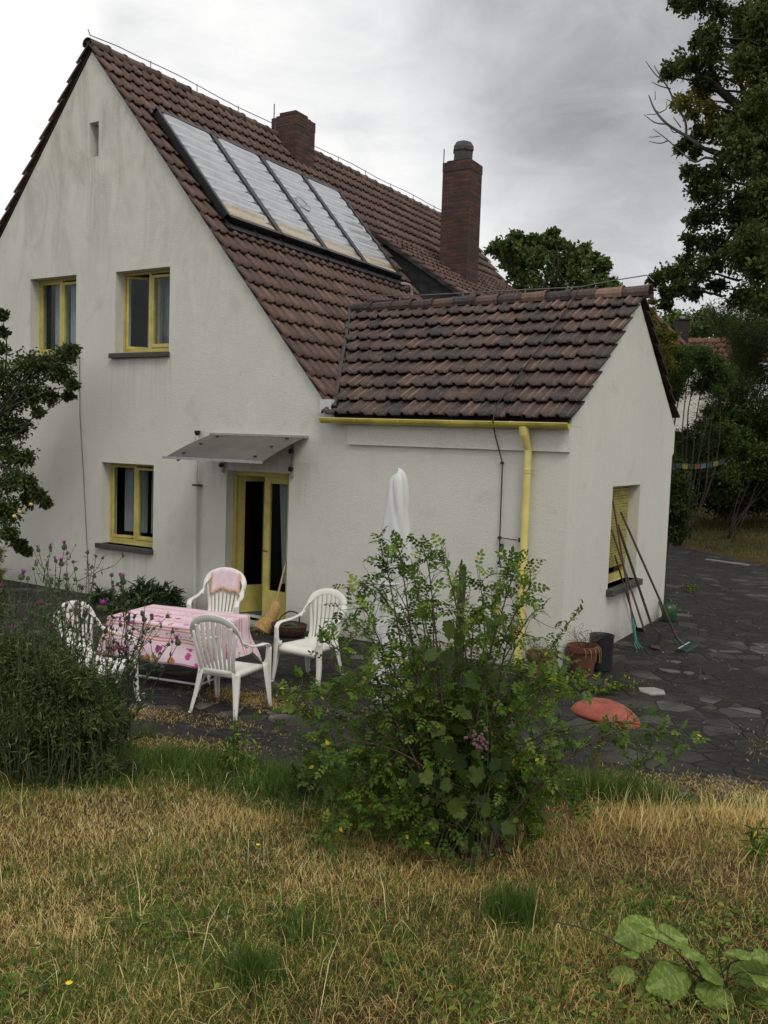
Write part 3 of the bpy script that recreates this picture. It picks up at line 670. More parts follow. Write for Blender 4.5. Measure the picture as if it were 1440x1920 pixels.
mb = MB(); mb.tube(smooth([SP(yb-.1, sb+.16, -.05), SP(yb+.1, sb+.2, .0), SP(yb+.2, sb+.26, -.05), SP(yb+.22, sb+.34, -.12)]), .03, 8); hb(mb, 'pipe_connector', M['grey'])

# windows -------------------------------------------------------------
def window(r, openl, curtain, F, swap=False, sill=True):
    x0, x1, z0, z1 = r; w = x1-x0; h = z1-z0
    def bar(mb, u0, u1, d0, d1, za, zb):
        c = F((u0+u1)/2, (d0+d1)/2, (za+zb)/2); ax = (F(u1, d0, za)-F(u0, d0, za))/2; ay = (F(u0, d1, za)-F(u0, d0, za))/2; mb.obox(c, ax, ay, (0, 0, (zb-za)/2))
    e = .003
    mb = MB(); bar(mb, x0+e, x0+.035, .17, .24, z0+e, z1-e); bar(mb, x1-.05, x1-e, .17, .24, z0+e, z1-e)
    bar(mb, x0+.036, x1-.051, .17, .24, z0+e, z0+.08); bar(mb, x0+.036, x1-.051, .17, .24, z1-.035, z1-e)
    m = (x0+x1)/2
    bar(mb, m-.028, m+.026, .172, .238, z0+.081, z1-.036)
    bar(mb, m+.036, x1-.051, .165, .19, z0+.092, z0+.115)
    f = hb(mb, 'window', M['yellow'])
    # closed right sash
    s = MB(); a, b = m+.027, x1-.051
    bar(s, a, a+.035, .178, .23, z0+.117, z1-.062); bar(s, b-.035, b, .178, .23, z0+.117, z1-.062); bar(s, a+.036, b-.036, .178, .23, z0+.117, z0+.15); bar(s, a+.036, b-.036, .178, .23, z1-.10, z1-.062)
    so = hb(s, 'sash', M['yellow'], f); g = MB(); bar(g, a+.03, b-.03, .203, .207, z0+.14, z1-.09); hb(g, 'pane', M['glass'], f)
    # left sash, hinged on the left jamb
    a, b = 0, m-.030-x0-.037; ca, sa_ = math.cos(openl), math.sin(openl)
    def G(u, d, z): return F(x0+.037+u*ca+d*-sa_*-0+(-d*sa_ if False else 0)-0*d, .205+u*sa_+d*ca, z) if openl < 1e-3 else F(x0+.039+u*ca-d*sa_, .2+u*sa_+d*ca, z)
    def bg(mb, u0, u1, d0, d1, za, zb):
        c = G((u0+u1)/2, (d0+d1)/2, (za+zb)/2); ax = (G(u1, d0, za)-G(u0, d0, za))/2; ay = (G(u0, d1, za)-G(u0, d0, za))/2; mb.obox(c, ax, ay, (0, 0, (zb-za)/2))
    s = MB(); bg(s, 0, .035, -.02, .03, z0+.09, z1-.04); bg(s, b-.035, b, -.02, .03, z0+.09, z1-.04); bg(s, .036, b-.036, -.02, .03, z0+.09, z0+.13); bg(s, .036, b-.036, -.02, .03, z1-.075, z1-.04)
    hb(s, 'sash', M['yellow'], f); g = MB(); bg(g, .03, b-.03, .003, .007, z0+.12, z1-.07); hb(g, 'pane', M['glass'], f)
    if sill:
        mb = MB(); bar(mb, x0-.07, x1+.02, -.07, .168, z0-.075, z0+.0); hb(mb, 'sill', M['sill'], f, bevel=.008)
    for (ca0, ca1, dd, zb) in curtain:
        V = []; n = 60; mbc = MB()
        for k in range(n+1):
            u = x0+(x1-x0)*(ca0+(ca1-ca0)*k/n); d = dd+.025*math.sin(k*1.1+.6*math.sin(k*.37))
            V += [F(u, d, z1+.02), F(u, d+.01*math.sin(k*.8), z0+zb)]
        mbc.add(V, [(2*k, 2*k+2, 2*k+3, 2*k+1) for k in range(n)]); hb(mbc, 'curtain', M['curtain'], f, smooth_=True)
    return f
FF = lambda u, d, z: np.array([u, d, z])
window(WUL, 0.0, [(.20, .48, .33, .0), (.53, 1.02, .33, .0)], FF)
window(WUR, R_(38), [(.05, .52, .62, .0), (.72, 1.0, .40, .0)], FF)
window(WLO, R_(14), [(.02, .48, .46, .17), (.55, 1.0, .46, .17)], FF)
# slit window back, end window with roller shutter
mb = MB(); mb.box((SLIT[0], .28, SLIT[2]), (SLIT[1], .30, SLIT[3])); hb(mb, 'slit_window', M['interior'])
FE = lambda u, d, z: np.array([EX-d, u, z])
mb = MB(); y0, y1, z0, z1 = EW
def be(mb, u0, u1, d0, d1, za, zb): mb.box((EX-d1, u0, za), (EX-d0, u1, zb))
be(mb, y0+.003, y0+.05, .16, .22, z0+.003, z1-.003); be(mb, y1-.05, y1-.003, .16, .22, z0+.003, z1-.003); be(mb, y0+.051, y1-.051, .16, .22, z0+.003, z0+.10); be(mb, y0+.051, y1-.051, .16, .22, z0+.20, z0+.23)
f = hb(mb, 'window', M['yellow'])
mb = MB(); nsl = 30; hh = (z1-z0-.22)/nsl
for k in range(nsl):
    za = z0+.21+k*hh; sag = random.uniform(-.004, .004)
    mb.obox((EX-.145, (y0+y1)/2, za+hh*.5), (0, (y1-y0)/2-.055, sag), (.004, 0, -.001), (.005, 0, hh*.40))
hb(mb, 'roller_shutter', simple('shutter_yellow', (.42, .37, .10), .6, .35, 9), f)
mb = MB(); be(mb, y0+.05, y1-.05, .15, .156, z0+.2, z1-.01); hb(mb, 'shutter_gap', M['interior'], f)
mb = MB(); be(mb, y0-.06, y1+.05, -.10, .155, z0-.09, z0+.0); hb(mb, 'sill', M['sill'], f, bevel=.01)
# door ---------------------------------------------------------------
x0, x1, z0, z1 = DOOR; mb = MB()
mb.box((x0+.003, .15, z0), (x0+.06, .22, z1-.003)); mb.box((x1-.05, .15, z0), (x1-.003, .22, z1-.003)); mb.box((x0+.061, .15, z1-.07), (x1-.051, .22, z1-.003))
dr = hb(mb, 'door', M['yellow'])
mid = (x0+x1)/2+.0
def leaf(u0, L, ang, sgn):
    ca, sa_ = math.cos(ang), math.sin(ang)
    def G(u, d, z): return np.array([u0+sgn*(u*ca)-d*sa_*sgn, .19+u*sa_+d*ca, z])
    def bg(mb, ua, ub, da, db, za, zb):
        c = G((ua+ub)/2, (da+db)/2, (za+zb)/2); mb.obox(c, (G(ub, da, za)-G(ua, da, za))/2, (G(ua, db, za)-G(ua, da, za))/2, (0, 0, (zb-za)/2))
    s = MB(); bg(s, 0, .10, -.02, .025, z0+.02, z1-.075); bg(s, L-.10, L, -.02, .025, z0+.02, z1-.075); bg(s, .101, L-.101, -.02, .025, z0+.02, z0+.42); bg(s, .101, L-.101, -.02, .025, z1-.16, z1-.075)
    o = hb(s, 'door_leaf', M['yellow'], dr); g = MB(); bg(g, .09, L-.09, 0, .004, z0+.41, z1-.15); hb(g, 'pane', M['glass'], dr)
leaf(x0+.063, mid-x0-.065, R_(62), 1)
leaf(x1-.053, x1-.055-mid, 0.0, -1)
mbc = MB(); V = []; n = 40
for k in range(n+1):
    u = mid+.16+(x1-mid-.2)*k/n; V += [(u, .30+.02*math.sin(k*.9), z1-.1), (u+.05*(1-k/n)*0+.10*max(0, 1-k/14), .30+.02*math.sin(k*.9), .55)]
mbc.add(V, [(2*k, 2*k+2, 2*k+3, 2*k+1) for k in range(n)]); hb(mbc, 'curtain', M['curtain'], dr, smooth_=True)
mb = MB(); mb.box((x0-.05, -.28, -.02), (x1+.03, .148, .03)); hb(mb, 'door_step', M['stone'], dr)
mb = MB(); mb.tube([(mid+.03, .15, 1.02), (mid+.03, .10, 1.02), (mid+.13, .10, 1.02)], .009, 6); hb(mb, 'handle', M['black'], dr)
# canopy -------------------------------------------------------------
cn = MB(); A0 = np.array([-8.93, -.01, 2.655]); cz = -.345; n_ = 10; V = []
for k in range(n_+1):
    t = k/n_; y = -.01-.94*t; z = 2.655+cz*t+.02*math.sin(math.pi*t); V += [(-8.93, y, z), (-7.25, y, z), (-8.93, y, z-.012), (-7.25, y, z-.012)]
F = []
for k in range(n_):
    a = 4*k; b = a+4; F += [(a, a+1, b+1, b), (a+2, b+2, b+3, a+3), (a, b, b+2, a+2), (a+1, a+3, b+3, b+1)]
F += [(0, 2, 3, 1), (4*n_, 4*n_+1, 4*n_+3, 4*n_+2)]
cn.add(V, F); canopy = hb(cn, 'canopy', M['acrylic'])
mb = MB(); mb.box((-8.95, -.985, 2.292), (-7.23, -.952, 2.326)); hb(mb, 'canopy_rail', M['grey'], canopy); mb = MB(); mb.box((-8.95, -.06, 2.63), (-7.22, -.002, 2.668)); hb(mb, 'canopy_rail', M['grey'], canopy)
for bx in (-8.72, -7.47):
    mb = MB(); mb.box((bx-.022, -.03, 2.10), (bx+.022, -.002, 2.60)); mb.tube([(bx, -.03, 2.585), (bx, -.5, 2.43), (bx, -.93, 2.275)], .014, 6); hb(mb, 'bracket', M['grey'], canopy)
    for zz in (2.21, 2.45):
        mb = MB(); mb.lathe([(0, -.035), (.034, -.02), (.034, .02), (0, .035)], (0, 0, 0), 10); mb.v = [(bx+v[0], -.055+v[2], zz+v[1]) for v in mb.v]; hb(mb, 'knob', M['black'], canopy)
    for t in (.15, .5, .85):
        mb = MB(); mb.lathe([(.024, 0), (.024, .014), (0, .018)], (bx, -.01-.94*t, 2.657+cz*t+.02*math.sin(math.pi*t)), 8); hb(mb, 'bolt', M['black'], canopy)
# gutter, downpipe, wires ---------------------------------------------
mb = MB(); gy, gzz, gr = -.16, 2.90, .062; V = []
for X in np.linspace(-6.90, EX+.03, 14):
    for k in range(9):
        a = math.pi*(1+k/8); V.append((X, gy+gr*math.cos(a), gzz+gr*math.sin(a)-.004*(X+6.9)))
mb.add(V, [(i*9+k, i*9+k+1, (i+1)*9+k+1, (i+1)*9+k) for i in range(13) for k in range(8)]+[tuple(range(9)), tuple(reversed(range(13*9, 14*9)))])
g = hb(mb, 'gutter', M['gutter'], solid=.004, smooth_=True)
mb = MB(); mb.tube([(-6.90, gy-gr, gzz+.003), (EX+.03, gy-gr, gzz-.01)], .008, 6)
for X in (-6.35, -5.7, -4.95, -4.2): mb.box((X-.004, gy-gr-.003, gzz-.03), (X+.004, gy+gr, gzz+.004))
hb(mb, 'gutter_bead', M['yellow_pipe'], g)
mb = MB(); pxp = -4.02; mb.tube([(pxp-.03, gy, 2.85), (pxp-.025, gy+.01, 2.76), (pxp, -.075, 2.58), (pxp, -.075, .42)], [.062, .058, .045, .045], 14); mb.tube([(pxp, -.075, .52), (pxp, -.075, .40), (pxp, -.09, .30), (pxp, -.12, .05)], [.055, .060, .052, .05], 14)
for zz in (2.35, 2.33, 1.35, .62): mb.tube([(pxp, -.075, zz-.015), (pxp, -.075, zz+.015)], .053, 14)
hb(mb, 'downpipe', M['yellow_pipe'], smooth_=False, bevel=0)
def wire(name, pts, r=.006, mat='steel'):
    mb = MB(); mb.tube(pts, r, 5); return hb(mb, name, M[mat])
wz = ZR+.20
wire('lightning_wire', [onY(165, 55, -.25), (XR+.02, -.05, ZR+.12)]+[(XR+.02, y, wz-.02-.015*math.sin(y*2.4)) for y in np.linspace(.5, 12.6, 26)], .008)
for y in np.arange(1.2, 12.6, 1.1): mb = MB(); mb.tube([(XR+.02, y, ZR+.04), (XR+.02, y, wz)], .008, 5); hb(mb, 'wire_holder', M['steel'])
rz = EZR+.24; wl = [onY(942, 868, -.03), onY(937, 1008, -.03), onY(936, 1055, -.03)]
rx = onY(1085, 568, EYR)[0]; gx_ = onY(927, 783, -.2)[0]
wire('lightning_wire', [(-8.6, EYR, 4.98), (-7, EYR, rz-.03), (-5.2, EYR, rz-.05), (rx, EYR, rz-.06), (-3.9, EYR, rz-.0), (EX+.08, EYR, rz+.04), onY(1226, 528, EYR)+np.array([.0, 0, 0])], .008)
wire('lightning_wire', [(rx, EYR-.02, rz-.06), (rx+(gx_-rx)*.03, EYR-.15, EZR+.04)]+[(rx+(gx_-rx)*t, EYR-(EYR+.2)*t, EZR+.10-(EZR-2.96)*t) for t in (.3, .6, .97)]+[(gx_, -.24, 2.9), onY(928, 815, -.10), wl[0]]+wl[1:], .008, 'black')
for X in (-7.3, -6.2, -5.2, EX-.25): mb = MB(); mb.tube([(X, EYR, EZR+.12), (X, EYR, rz-.03)], .01, 5); hb(mb, 'wire_holder', M['steel'])
for (u, v) in ((942, 868), (937, 1008), (940, 1022), (936, 1055)):
    p = onY(u, v, -.02); mb = MB(); mb.box(p-[.014, .03, .016], p+[.014, .012, .016]); hb(mb, 'wire_clamp', M['black'])
p = onY(937, 1008, -.03); mb = MB(); mb.tube([p, (pxp-.02, -.05, p[2]-.01)], .006, 5); mb.box((pxp-.075, -.07, p[2]-.03), (pxp-.045, -.03, p[2]+.02)); hb(mb, 'earth_strap', M['black'])
p = onY(936, 1060, -.02); wire('cable_conduit', [p, (p[0], -.02, .02)], .016, 'pvc')
wire('lightning_wire', [onY(149, 672, -.012), onY(150, 780, -.012), onY(157, 900, -.012), onY(165, 1060, -.012), onY(168, 1140, -.012)], .006)
p = onY(370, 814, -.06); mb = MB(); mb.tube([(p[0], -.06, .0), (p[0], -.06, 1.95)], .026, 10); mb.tube([(p[0], -.06, 1.95), (p[0], -.06, p[2])], .017, 8)
o = hb(mb, 'wall_standpipe', M['plaster'])
mb = MB(); mb.lathe([(.02, -.02), (.045, .02), (.045, .05), (0, .055)], (p[0], -.06, p[2]), 10); mb.v = [tuple(np.array(v)-HL) for v in mb.v]; mb.build('pipe_cap', M['black'], o)
q_ = onY(374, 910, -.06); mb = MB(); mb.box((p[0]-.06, -.09, q_[2]-.012), (p[0]+.07, -.01, q_[2]+.012)); mb.v = [tuple(np.array(v)-HL) for v in mb.v]; mb.build('pipe_bracket', M['iron'], o)
# ================================================================== FURNITURE AND YARD THINGS
def chair(label, loc, rz, first=None):
    if first is not None:
        r = first.copy(); COL.objects.link(r); r.location = loc; r.rotation_euler = (0, 0, rz); r['label'] = label
        for ch in first.children:
            c = ch.copy(); COL.objects.link(c); c.parent = r
        return r
    t = thing('garden_chair', label, 'chair', loc, rz, 'white plastic garden chairs on the terrace')
    W_ = M['white']
    # seat: dished sheet with a rolled front lip
    nx, ny = 13, 13; V = []
    for j in range(ny):
        v = j/(ny-1)
        for i in range(nx):
            u = 2*i/(nx-1)-1; hw = .235-.035*v; y = -.245+.455*v
            z = .425-.018*(1-u*u)*math.sin(math.pi*min(1, v*1.1))-.012*v-(.045*max(0, 1-v*7)**2)
            z += .004*math.cos(u*22)*(1 if .1 < v < .9 else 0)
            V.append((u*hw, y, z))
    mb = MB(); mb.add(V, [(j*nx+i, j*nx+i+1, (j+1)*nx+i+1, (j+1)*nx+i) for j in range(ny-1) for i in range(nx-1)])
    rim = [V[i] for i in range(nx)]+[V[j*nx+nx-1] for j in range(1, ny)]+[V[(ny-1)*nx+i] for i in range(nx-2, -1, -1)]+[V[j*nx] for j in range(ny-2, 0, -1)]
    k = len(mb.v); mb.v += [(p[0]*1.01, p[1]*1.01, p[2]-.045) for p in rim]; rr = [i for i in range(nx)]+[j*nx+nx-1 for j in range(1, ny)]+[(ny-1)*nx+i for i in range(nx-2, -1, -1)]+[j*nx for j in range(ny-2, 0, -1)]; n = len(rr)
    mb.f += [(rr[i], k+i, k+(i+1) % n, rr[(i+1) % n]) for i in range(n)]
    mb.build('seat', W_, t, smooth_=True, solid=.006)
    # backrest: arch + fanned slats
    mb = MB(); arch = [(-.245, .12, .66), (-.255, .20, .72), (-.245, .262, .80), (-.19, .30, .88), (-.10, .318, .925), (0, .325, .938), (.10, .318, .925), (.19, .30, .88), (.245, .262, .80), (.255, .20, .72), (.245, .12, .66)]
    nr = [(-.5, -.5, .7), (-.9, -.5, .1), (-.5, -.8, .1)]+[(0, -1, .25)]*5+[(.5, -.8, .1), (.9, -.5, .1), (.5, -.5, .7)]
    mb.ribbon(arch, [.050, .06, .068, .074, .076, .076, .076, .074, .068, .06, .050], .016, nr)
    for s in (-1, 1):
        mb.ribbon([(s*.175, .20, .40), (s*.180, .235, .50), (s*.205, .265, .64), (s*.235, .275, .79)], [.05, .042, .036, .03], .013, [(0, -1, .2)]*4)
    for i in range(7):
        u = (i-3)/3; top = np.array([u*.185, .318-.02*u*u, .915-.055*u*u]); bot = np.array([u*.125, .205, .415]); md = (top+bot)/2+np.array([0, .018, 0])
        mb.ribbon([bot, (bot+md)/2+np.array([0, .004, 0]), md, (md+top)/2+np.array([0, .0, 0]), top], [.028, .031, .035, .040, .044], .009, [(0, -1, .2)]*5)
    mb.ribbon([(-.185, .205, .415), (0, .212, .41), (.185, .205, .415)], [.045]*3, .018, [(0, -1, 0)]*3)
    mb.build('backrest', W_, t, smooth_=True)
    for s in (-1, 1):
        mb = MB(); mb.ribbon([(s*.248, .20, .715), (s*.27, .09, .665), (s*.285, -.03, .645), (s*.29, -.15, .64), (s*.292, -.205, .622), (s*.292, -.232, .58)], [.046, .05, .054, .056, .056, .058], .015, [(s*.3, -.3, .9), (s*.2, -.2, 1), (0, 0, 1), (0, 0, 1), (0, -.8, .6), (0, -1, .1)])
        mb.build('armrest', W_, t, smooth_=True)
        mb = MB(); mb.ribbon([(s*.292, -.23, .60), (s*.288, -.232, .45), (s*.292, -.245, .22), (s*.30, -.265, .008)], [.062, .072, .050, .036], .018, [(s*.2, -1, 0)]*4)
        mb.ribbon([(s*.27, -.20, .44), (s*.295, -.21, .22), (s*.305, -.25, .008)], [.075, .05, .03], .012, [(s, .15, 0)]*3)
        mb.ribbon([(s*.23, -.23, .41), (s*.26, -.235, .43), (s*.29, -.235, .50)], [.05, .05, .06], .014, [(0, -1, 0)]*3)
        mb.tube([(s*.303, -.262, .002), (s*.303, -.262, .016)], .022, 8); mb.build('leg', W_, t, smooth_=True)
        mb = MB(); mb.ribbon([(s*.19, .20, .42), (s*.215, .235, .22), (s*.245, .285, .008)], [.075, .055, .036], .014, [(s*.3, 1, 0)]*3)
        mb.ribbon([(s*.205, .17, .41), (s*.228, .215, .22), (s*.25, .275, .008)], [.06, .045, .03], .012, [(s, 0, 0)]*3)
        mb.tube([(s*.248, .283, .002), (s*.248, .283, .016)], .02, 8); mb.build('leg', W_, t, smooth_=True)
    return t
# facing = local -Y
def face(dx, dy): return math.atan2(dx, -dy)
ZP = .008
cA = chair('white plastic garden chair with its back to the lawn, nearest to the viewer', (-5.62, -3.34, ZP), face(-.16, 1))
chair('white plastic garden chair standing empty to the right of the table, facing the lawn', (-5.60, -2.06, ZP), face(-.02, -1), cA)
chair('white plastic garden chair with a pink towel over its backrest, between table and door', (-7.34, -1.60, ZP), face(.42, -.9), cA)
chair('white plastic garden chair half hidden by the thistles, left of the table', (-6.70, -4.02, ZP), face(.97, .1), cA)
# towel over the rear chair's backrest
def towel():
    base = Matrix.Translation((-7.34, -1.60, ZP)) @ Matrix.Rotation(face(.42, -.9), 4, 'Z'); V = []; nx, n = 14, 22
    for i in range(nx+1):
        u = -1+2*i/nx; xx = u*.185+.01; top = .945-.062*(xx/.19)**2+.012; yr = .318-.02*(xx/.19)**2
        for j in range(n+1):
            s = -.22+.50*j/n+.015*math.sin(i*.9)     # arc length, 0 on top of the rim; positive hangs in front
            fold = .006*math.sin(i*1.3+1)+.004*math.sin(i*2.9+j*.3)
            if s < -.02: p = (xx, yr+.022+fold+.01, top-(-s-.02))
            elif s < .02: p = (xx, yr-s, top+.006*math.cos(s*60))
            else: p = (xx*(1+.1*s), yr-.030-fold-(s-.02)*.16, top-(s-.02)*.98)
            V.append(tuple(base @ Vector(p)))
    mb = MB(); mb.add(V, [(i*(n+1)+j, (i+1)*(n+1)+j, (i+1)*(n+1)+j+1, i*(n+1)+j+1) for i in range(nx) for j in range(n)])
    m, nt, p = newmat('towel'); uv = N(nt, 'ShaderNodeUVMap'); uv.uv_map = 'uv'; sp = N(nt, 'ShaderNodeSeparateXYZ'); nt.links.new(uv.outputs[0], sp.inputs[0])
    du = math_(nt, 'ABSOLUTE', math_(nt, 'SUBTRACT', sp.outputs[0], .5)); edge = math_(nt, 'MAXIMUM', math_(nt, 'GREATER_THAN', du, .43), math_(nt, 'GREATER_THAN', sp.outputs[1], .92))
    edge = math_(nt, 'MULTIPLY', edge, ramp(nt, noise(nt, uv.outputs[0], 22, 3), [(.38, .15), (.5, 1)]))
    nt.links.new(mix(nt, edge, ramp(nt, noise(nt, uv.outputs[0], 7, 4), [(.3, (.66, .50, .56)), (.7, (.76, .62, .66))]), (.66, .36, .22)), p.inputs['Base Color']); p.inputs['Roughness'].default_value = .9
    bump(nt, p, noise(nt, uv.outputs[0], 60, 3), .3, .004)
    o = mb.build('towel', m, smooth_=True, solid=.004); ul = o.data.uv_layers.new(name='uv')
    for l in o.data.loops: i, j = divmod(l.vertex_index, n+1); ul.data[l.index].uv = (i/nx, j/n)
    tag(o, 'pale pink towel with orange border hung over the rear chair', 'towel')
towel()
# table
TC = np.array([-6.70, -2.92]); TA = math.atan2(.20, 1.12); TW, TD, TZ = .60, .40, .70
tb = thing('garden_table', 'folding garden table with white tube legs under a pink cloth', 'table', (TC[0], TC[1], ZP), TA)
mb = MB(); mb.box((-TW, -TD, TZ-.03), (TW, TD, TZ-.006)); mb.build('tabletop', M['white'], tb, bevel=.008)
for s in (-1, 1):
    for e in (-1, 1):
        mb = MB(); mb.tube(smooth([(s*(TW-.12), e*(TD-.08), TZ-.04), (s*(TW-.14), e*.0, .37), (s*(TW-.12), -e*(TD-.02), .03), (s*(TW-.12), -e*(TD-.02), .0)], 5), .014, 8); mb.build('leg', M['pvc'], tb)
    mb = MB(); mb.tube([(s*(TW-.12), -TD+.02, .10), (s*(TW-.12), TD-.02, .10)], .012, 8); mb.build('crossbar', M['pvc'], tb)
mb = MB(); mb.tube([(-TW+.12, -.33, .10), (TW-.12, -.33, .10)], .012, 8); mb.build('crossbar', M['pvc'], tb)
def tablecloth():
    over = .40; nu, nv = 96, 76; V = []; UV = []
    ca, sa_ = math.cos(TA), math.sin(TA)
    for j in range(nv+1):
        for i in range(nu+1):
            a = -TW-over+(2*TW+2*over)*i/nu; b = -TD-over+(2*TD+2*over)*j/nv
            ca_, cb_ = max(-TW, min(TW, a)), max(-TD, min(TD, b)); da, db = a-ca_, b-cb_; d = math.hypot(da, db)
            if d < 1e-6: x, y, z = a, b, TZ+.004+.002*math.sin(a*9)*math.cos(b*7)
            else:
                corner = min(abs(da), abs(db))/max(abs(da), abs(db), 1e-6)
                # cloth hangs straight from the edge, corners gather into a swag
                ll = max(abs(da), abs(db))*.1+d*.9; ux, uy = da/d, db/d
                wav = .022*math.sin(a*13+.7)+.018*math.sin(b*15+a*4); outw = (.012+.055*(ll/over)**1.2+wav*min(1, ll/.15)*.8)
                if corner > 0: outw += .05*corner*(ll/over)-.03*math.sin(corner*math.pi)*ll/over
                x, y = ca_+ux*outw, cb_+uy*outw; z = TZ+.004-max(0, ll-.01)-.0*corner
            X, Y = TC[0]+x*ca-y*sa_, TC[1]+x*sa_+y*ca; V.append((X, Y, z+ZP)); UV.append((a+TW+over, b+TD+over))
    mb = MB(); F = [(j*(nu+1)+i, j*(nu+1)+i+1, (j+1)*(nu+1)+i+1, (j+1)*(nu+1)+i) for j in range(nv) for i in range(nu)]; mb.add(V, F)
    o = mb.build('tablecloth', M['cloth'], smooth_=True); ul = o.data.uv_layers.new(name='uv'); ul.data.foreach_set('uv', np.array([UV[k] for f in F for k in f], dtype=np.float32).ravel())
    tag(o, 'pink floral tablecloth with red stripes draped over the garden table', 'tablecloth')
tablecloth()
# umbrella
ux, uy = -4.62, -2.08; ut = onY(738, 882, uy); ux = ut[0]+.045
um = thing('closed_parasol', 'closed garden parasol wrapped in a creased white cover', 'parasol', (ux, uy, ZP))
H = ut[2]-ZP; prof = [(.165, .18), (.175, .5), (.180, .9), (.178, 1.2), (.172, 1.5), (.150, 1.75), (.128, 1.95), (.108, 2.12), (.085, 2.24), (.045, 2.31), (0, 2.335)]
P_ = smooth([(r, z*H/2.335, 0) for r, z in prof], 6); mb = MB(); V = []; n = 64
for (r, z, _) in P_:
    for k in range(n):
        a = 2*math.pi*k/n; zz = z/H
        f = 1+.10*math.sin(3*a+z*2.1)+.06*math.sin(5*a-z*3.5)-.16*abs(math.sin(2*a+z*2.2+.6*math.sin(z*3)))**10
        f += .06*math.sin(4*a+z*13)*max(0, 1-abs(z-1.2)/.6)-.10*abs(math.sin(a*1.0-z*7))**12*max(0, 1-abs(z-.9)/.7)
        V.append((r*f*math.cos(a)+.05*math.sin(zz*3)*.6-.05*(1-zz), r*f*math.sin(a), z+.03*math.sin(a+1)*zz))
m = len(P_); mb.add(V, [(i*n+k, i*n+(k+1) % n, (i+1)*n+(k+1) % n, (i+1)*n+k) for i in range(m-1) for k in range(n)]); mb.build('cover', M['umb'], um, smooth_=True)
for zz, rr_ in ((.62, .192), (1.22, .188)): mb = MB(); mb.tube([(rr_*math.cos(q_)-.02, rr_*math.sin(q_), zz+.02*math.sin(q_)) for q_ in np.linspace(0, 2*math.pi, 25)], .008, 5, cap=False); mb.build('tie_cord', M['umb'], um)
mb = MB(); mb.tube([(-.02, 0, .04), (0, 0, H-.1)], .022, 10); mb.build('pole', M['pvc'], um)
mb = MB(); mb.lathe([(.24, 0), (.24, .05), (.10, .08), (.03, .10), (.03, .24), (0, .24)], (-.02, 0, 0), 24); mb.build('base', M['grey'], um)
# broom + basket
bt, bb = onY(537, 1052, .08), onZ(516, 1155, .22)
hb_ = np.array([bb[0]*.0+onY(517, 1130, -.22)[0], -.22, onY(517, 1130, -.22)[2]])
br = thing('besom_broom', 'straw broom leaning in the doorway with its bristles on the ground', 'broom', (hb_[0], hb_[1], ZP)); O_ = np.array(br.location)
mb = MB(); mb.tube([hb_-O_, bt-O_], .014, 8); mb.build('handle', M['wood_pale'], br)
tip = onZ(492, 1182, .02); mb = MB()
mb.tube(smooth([hb_-O_+np.array([.01, 0, .02]), (hb_*.72+tip*.28)-O_+np.array([.035, 0, .01]), (hb_*.35+tip*.65)-O_+np.array([.02, 0, 0]), tip-O_], 4), [.03, .05, .065, .075, .078, .08, .085, .09, .10, .115, .125, .135, .14], 12)
mb.build('bristles', M['straw'], br, smooth_=False)
V = []; F = []
mb = MB()
for k in range(260):
    a = random.random()*2*math.pi; r0 = .06*math.sqrt(random.random()); r1 = .17*math.sqrt(random.random())
    ax = unit(tip-hb_); sd = unit(np.cross(ax, [0, 0, 1.])); uu = np.cross(sd, ax)
    p = hb_+(tip-hb_)*.3+sd*r0*math.cos(a)+uu*r0*math.sin(a); q = tip+ax*random.uniform(-.08, .07)+sd*r1*math.cos(a)+uu*r1*math.sin(a)*.8; q[2] = max(q[2], .01)
    w = .0025; mb.add([p-O_-sd*w, p-O_+sd*w, q-O_+sd*w, q-O_-sd*w], [(0, 1, 2, 3)])
mb.build('loose_straws', M['straw'], br)
bk = onZ(548, 1192, .0); bs = thing('wicker_basket', 'dark wicker basket on the paving behind the empty chair', 'basket', (bk[0], -.42, ZP))
mb = MB(); prof = [(.13, 0), (.17, .04), (.20, .10), (.215, .16), (.205, .165), (.19, .10), (.15, .03), (0, .03)]
mb.lathe(prof, (0, 0, 0), 48, lambda a, z: (1.25-.25*abs(math.sin(a)))*(1+.02*math.sin(24*a+z*80))); mb.build('basket_body', M['wicker'], bs)
mb = MB(); mb.tube(smooth([(-.02, -.2, .15), (-.02, -.17, .27), (0, 0, .33), (.02, .17, .27), (.02, .2, .15)], 5), .011, 6); mb.build('handle', M['wicker'], bs)
gl = thing('garden_gloves', 'dark green garden gloves lying in the wicker basket', 'gloves', (bk[0]+.03, -.44, ZP+.10))
mb = MB(); mb.ribbon([(-.10, 0, .03), (-.02, .03, .06), (.07, .0, .05), (.14, -.03, .03)], [.05, .09, .09, .05], .03, [(0, 0, 1)]*4)
for k in range(4): mb.tube([(.12, -.05+.025*k, .035), (.17, -.065+.03*k, .02)], .011, 6)
mb.tube([(.05, .04, .05), (.09, .09, .03)], .012, 6); mb.build('glove', M['green_pl'], gl, smooth_=True)
# stake
pb = np.array([-2.75, -4.55]); zb = gz(*pb)
pt = onY(868, 1062, -4.55); pb[0] = pt[0]-.01
st = MB(); st.obox(((pt[0]+pb[0])/2, -4.55, (pt[2]+gz(*pb))/2-.1), (.021, .004, 0), (-.004, .019, 0), ((pt[0]-pb[0])/2, 0, (pt[2]-gz(*pb))/2+.1))
o = st.build('wooden_stake', M['post'], bevel=.003); tag(o, 'dark square wooden stake standing in the rose bush', 'stake')
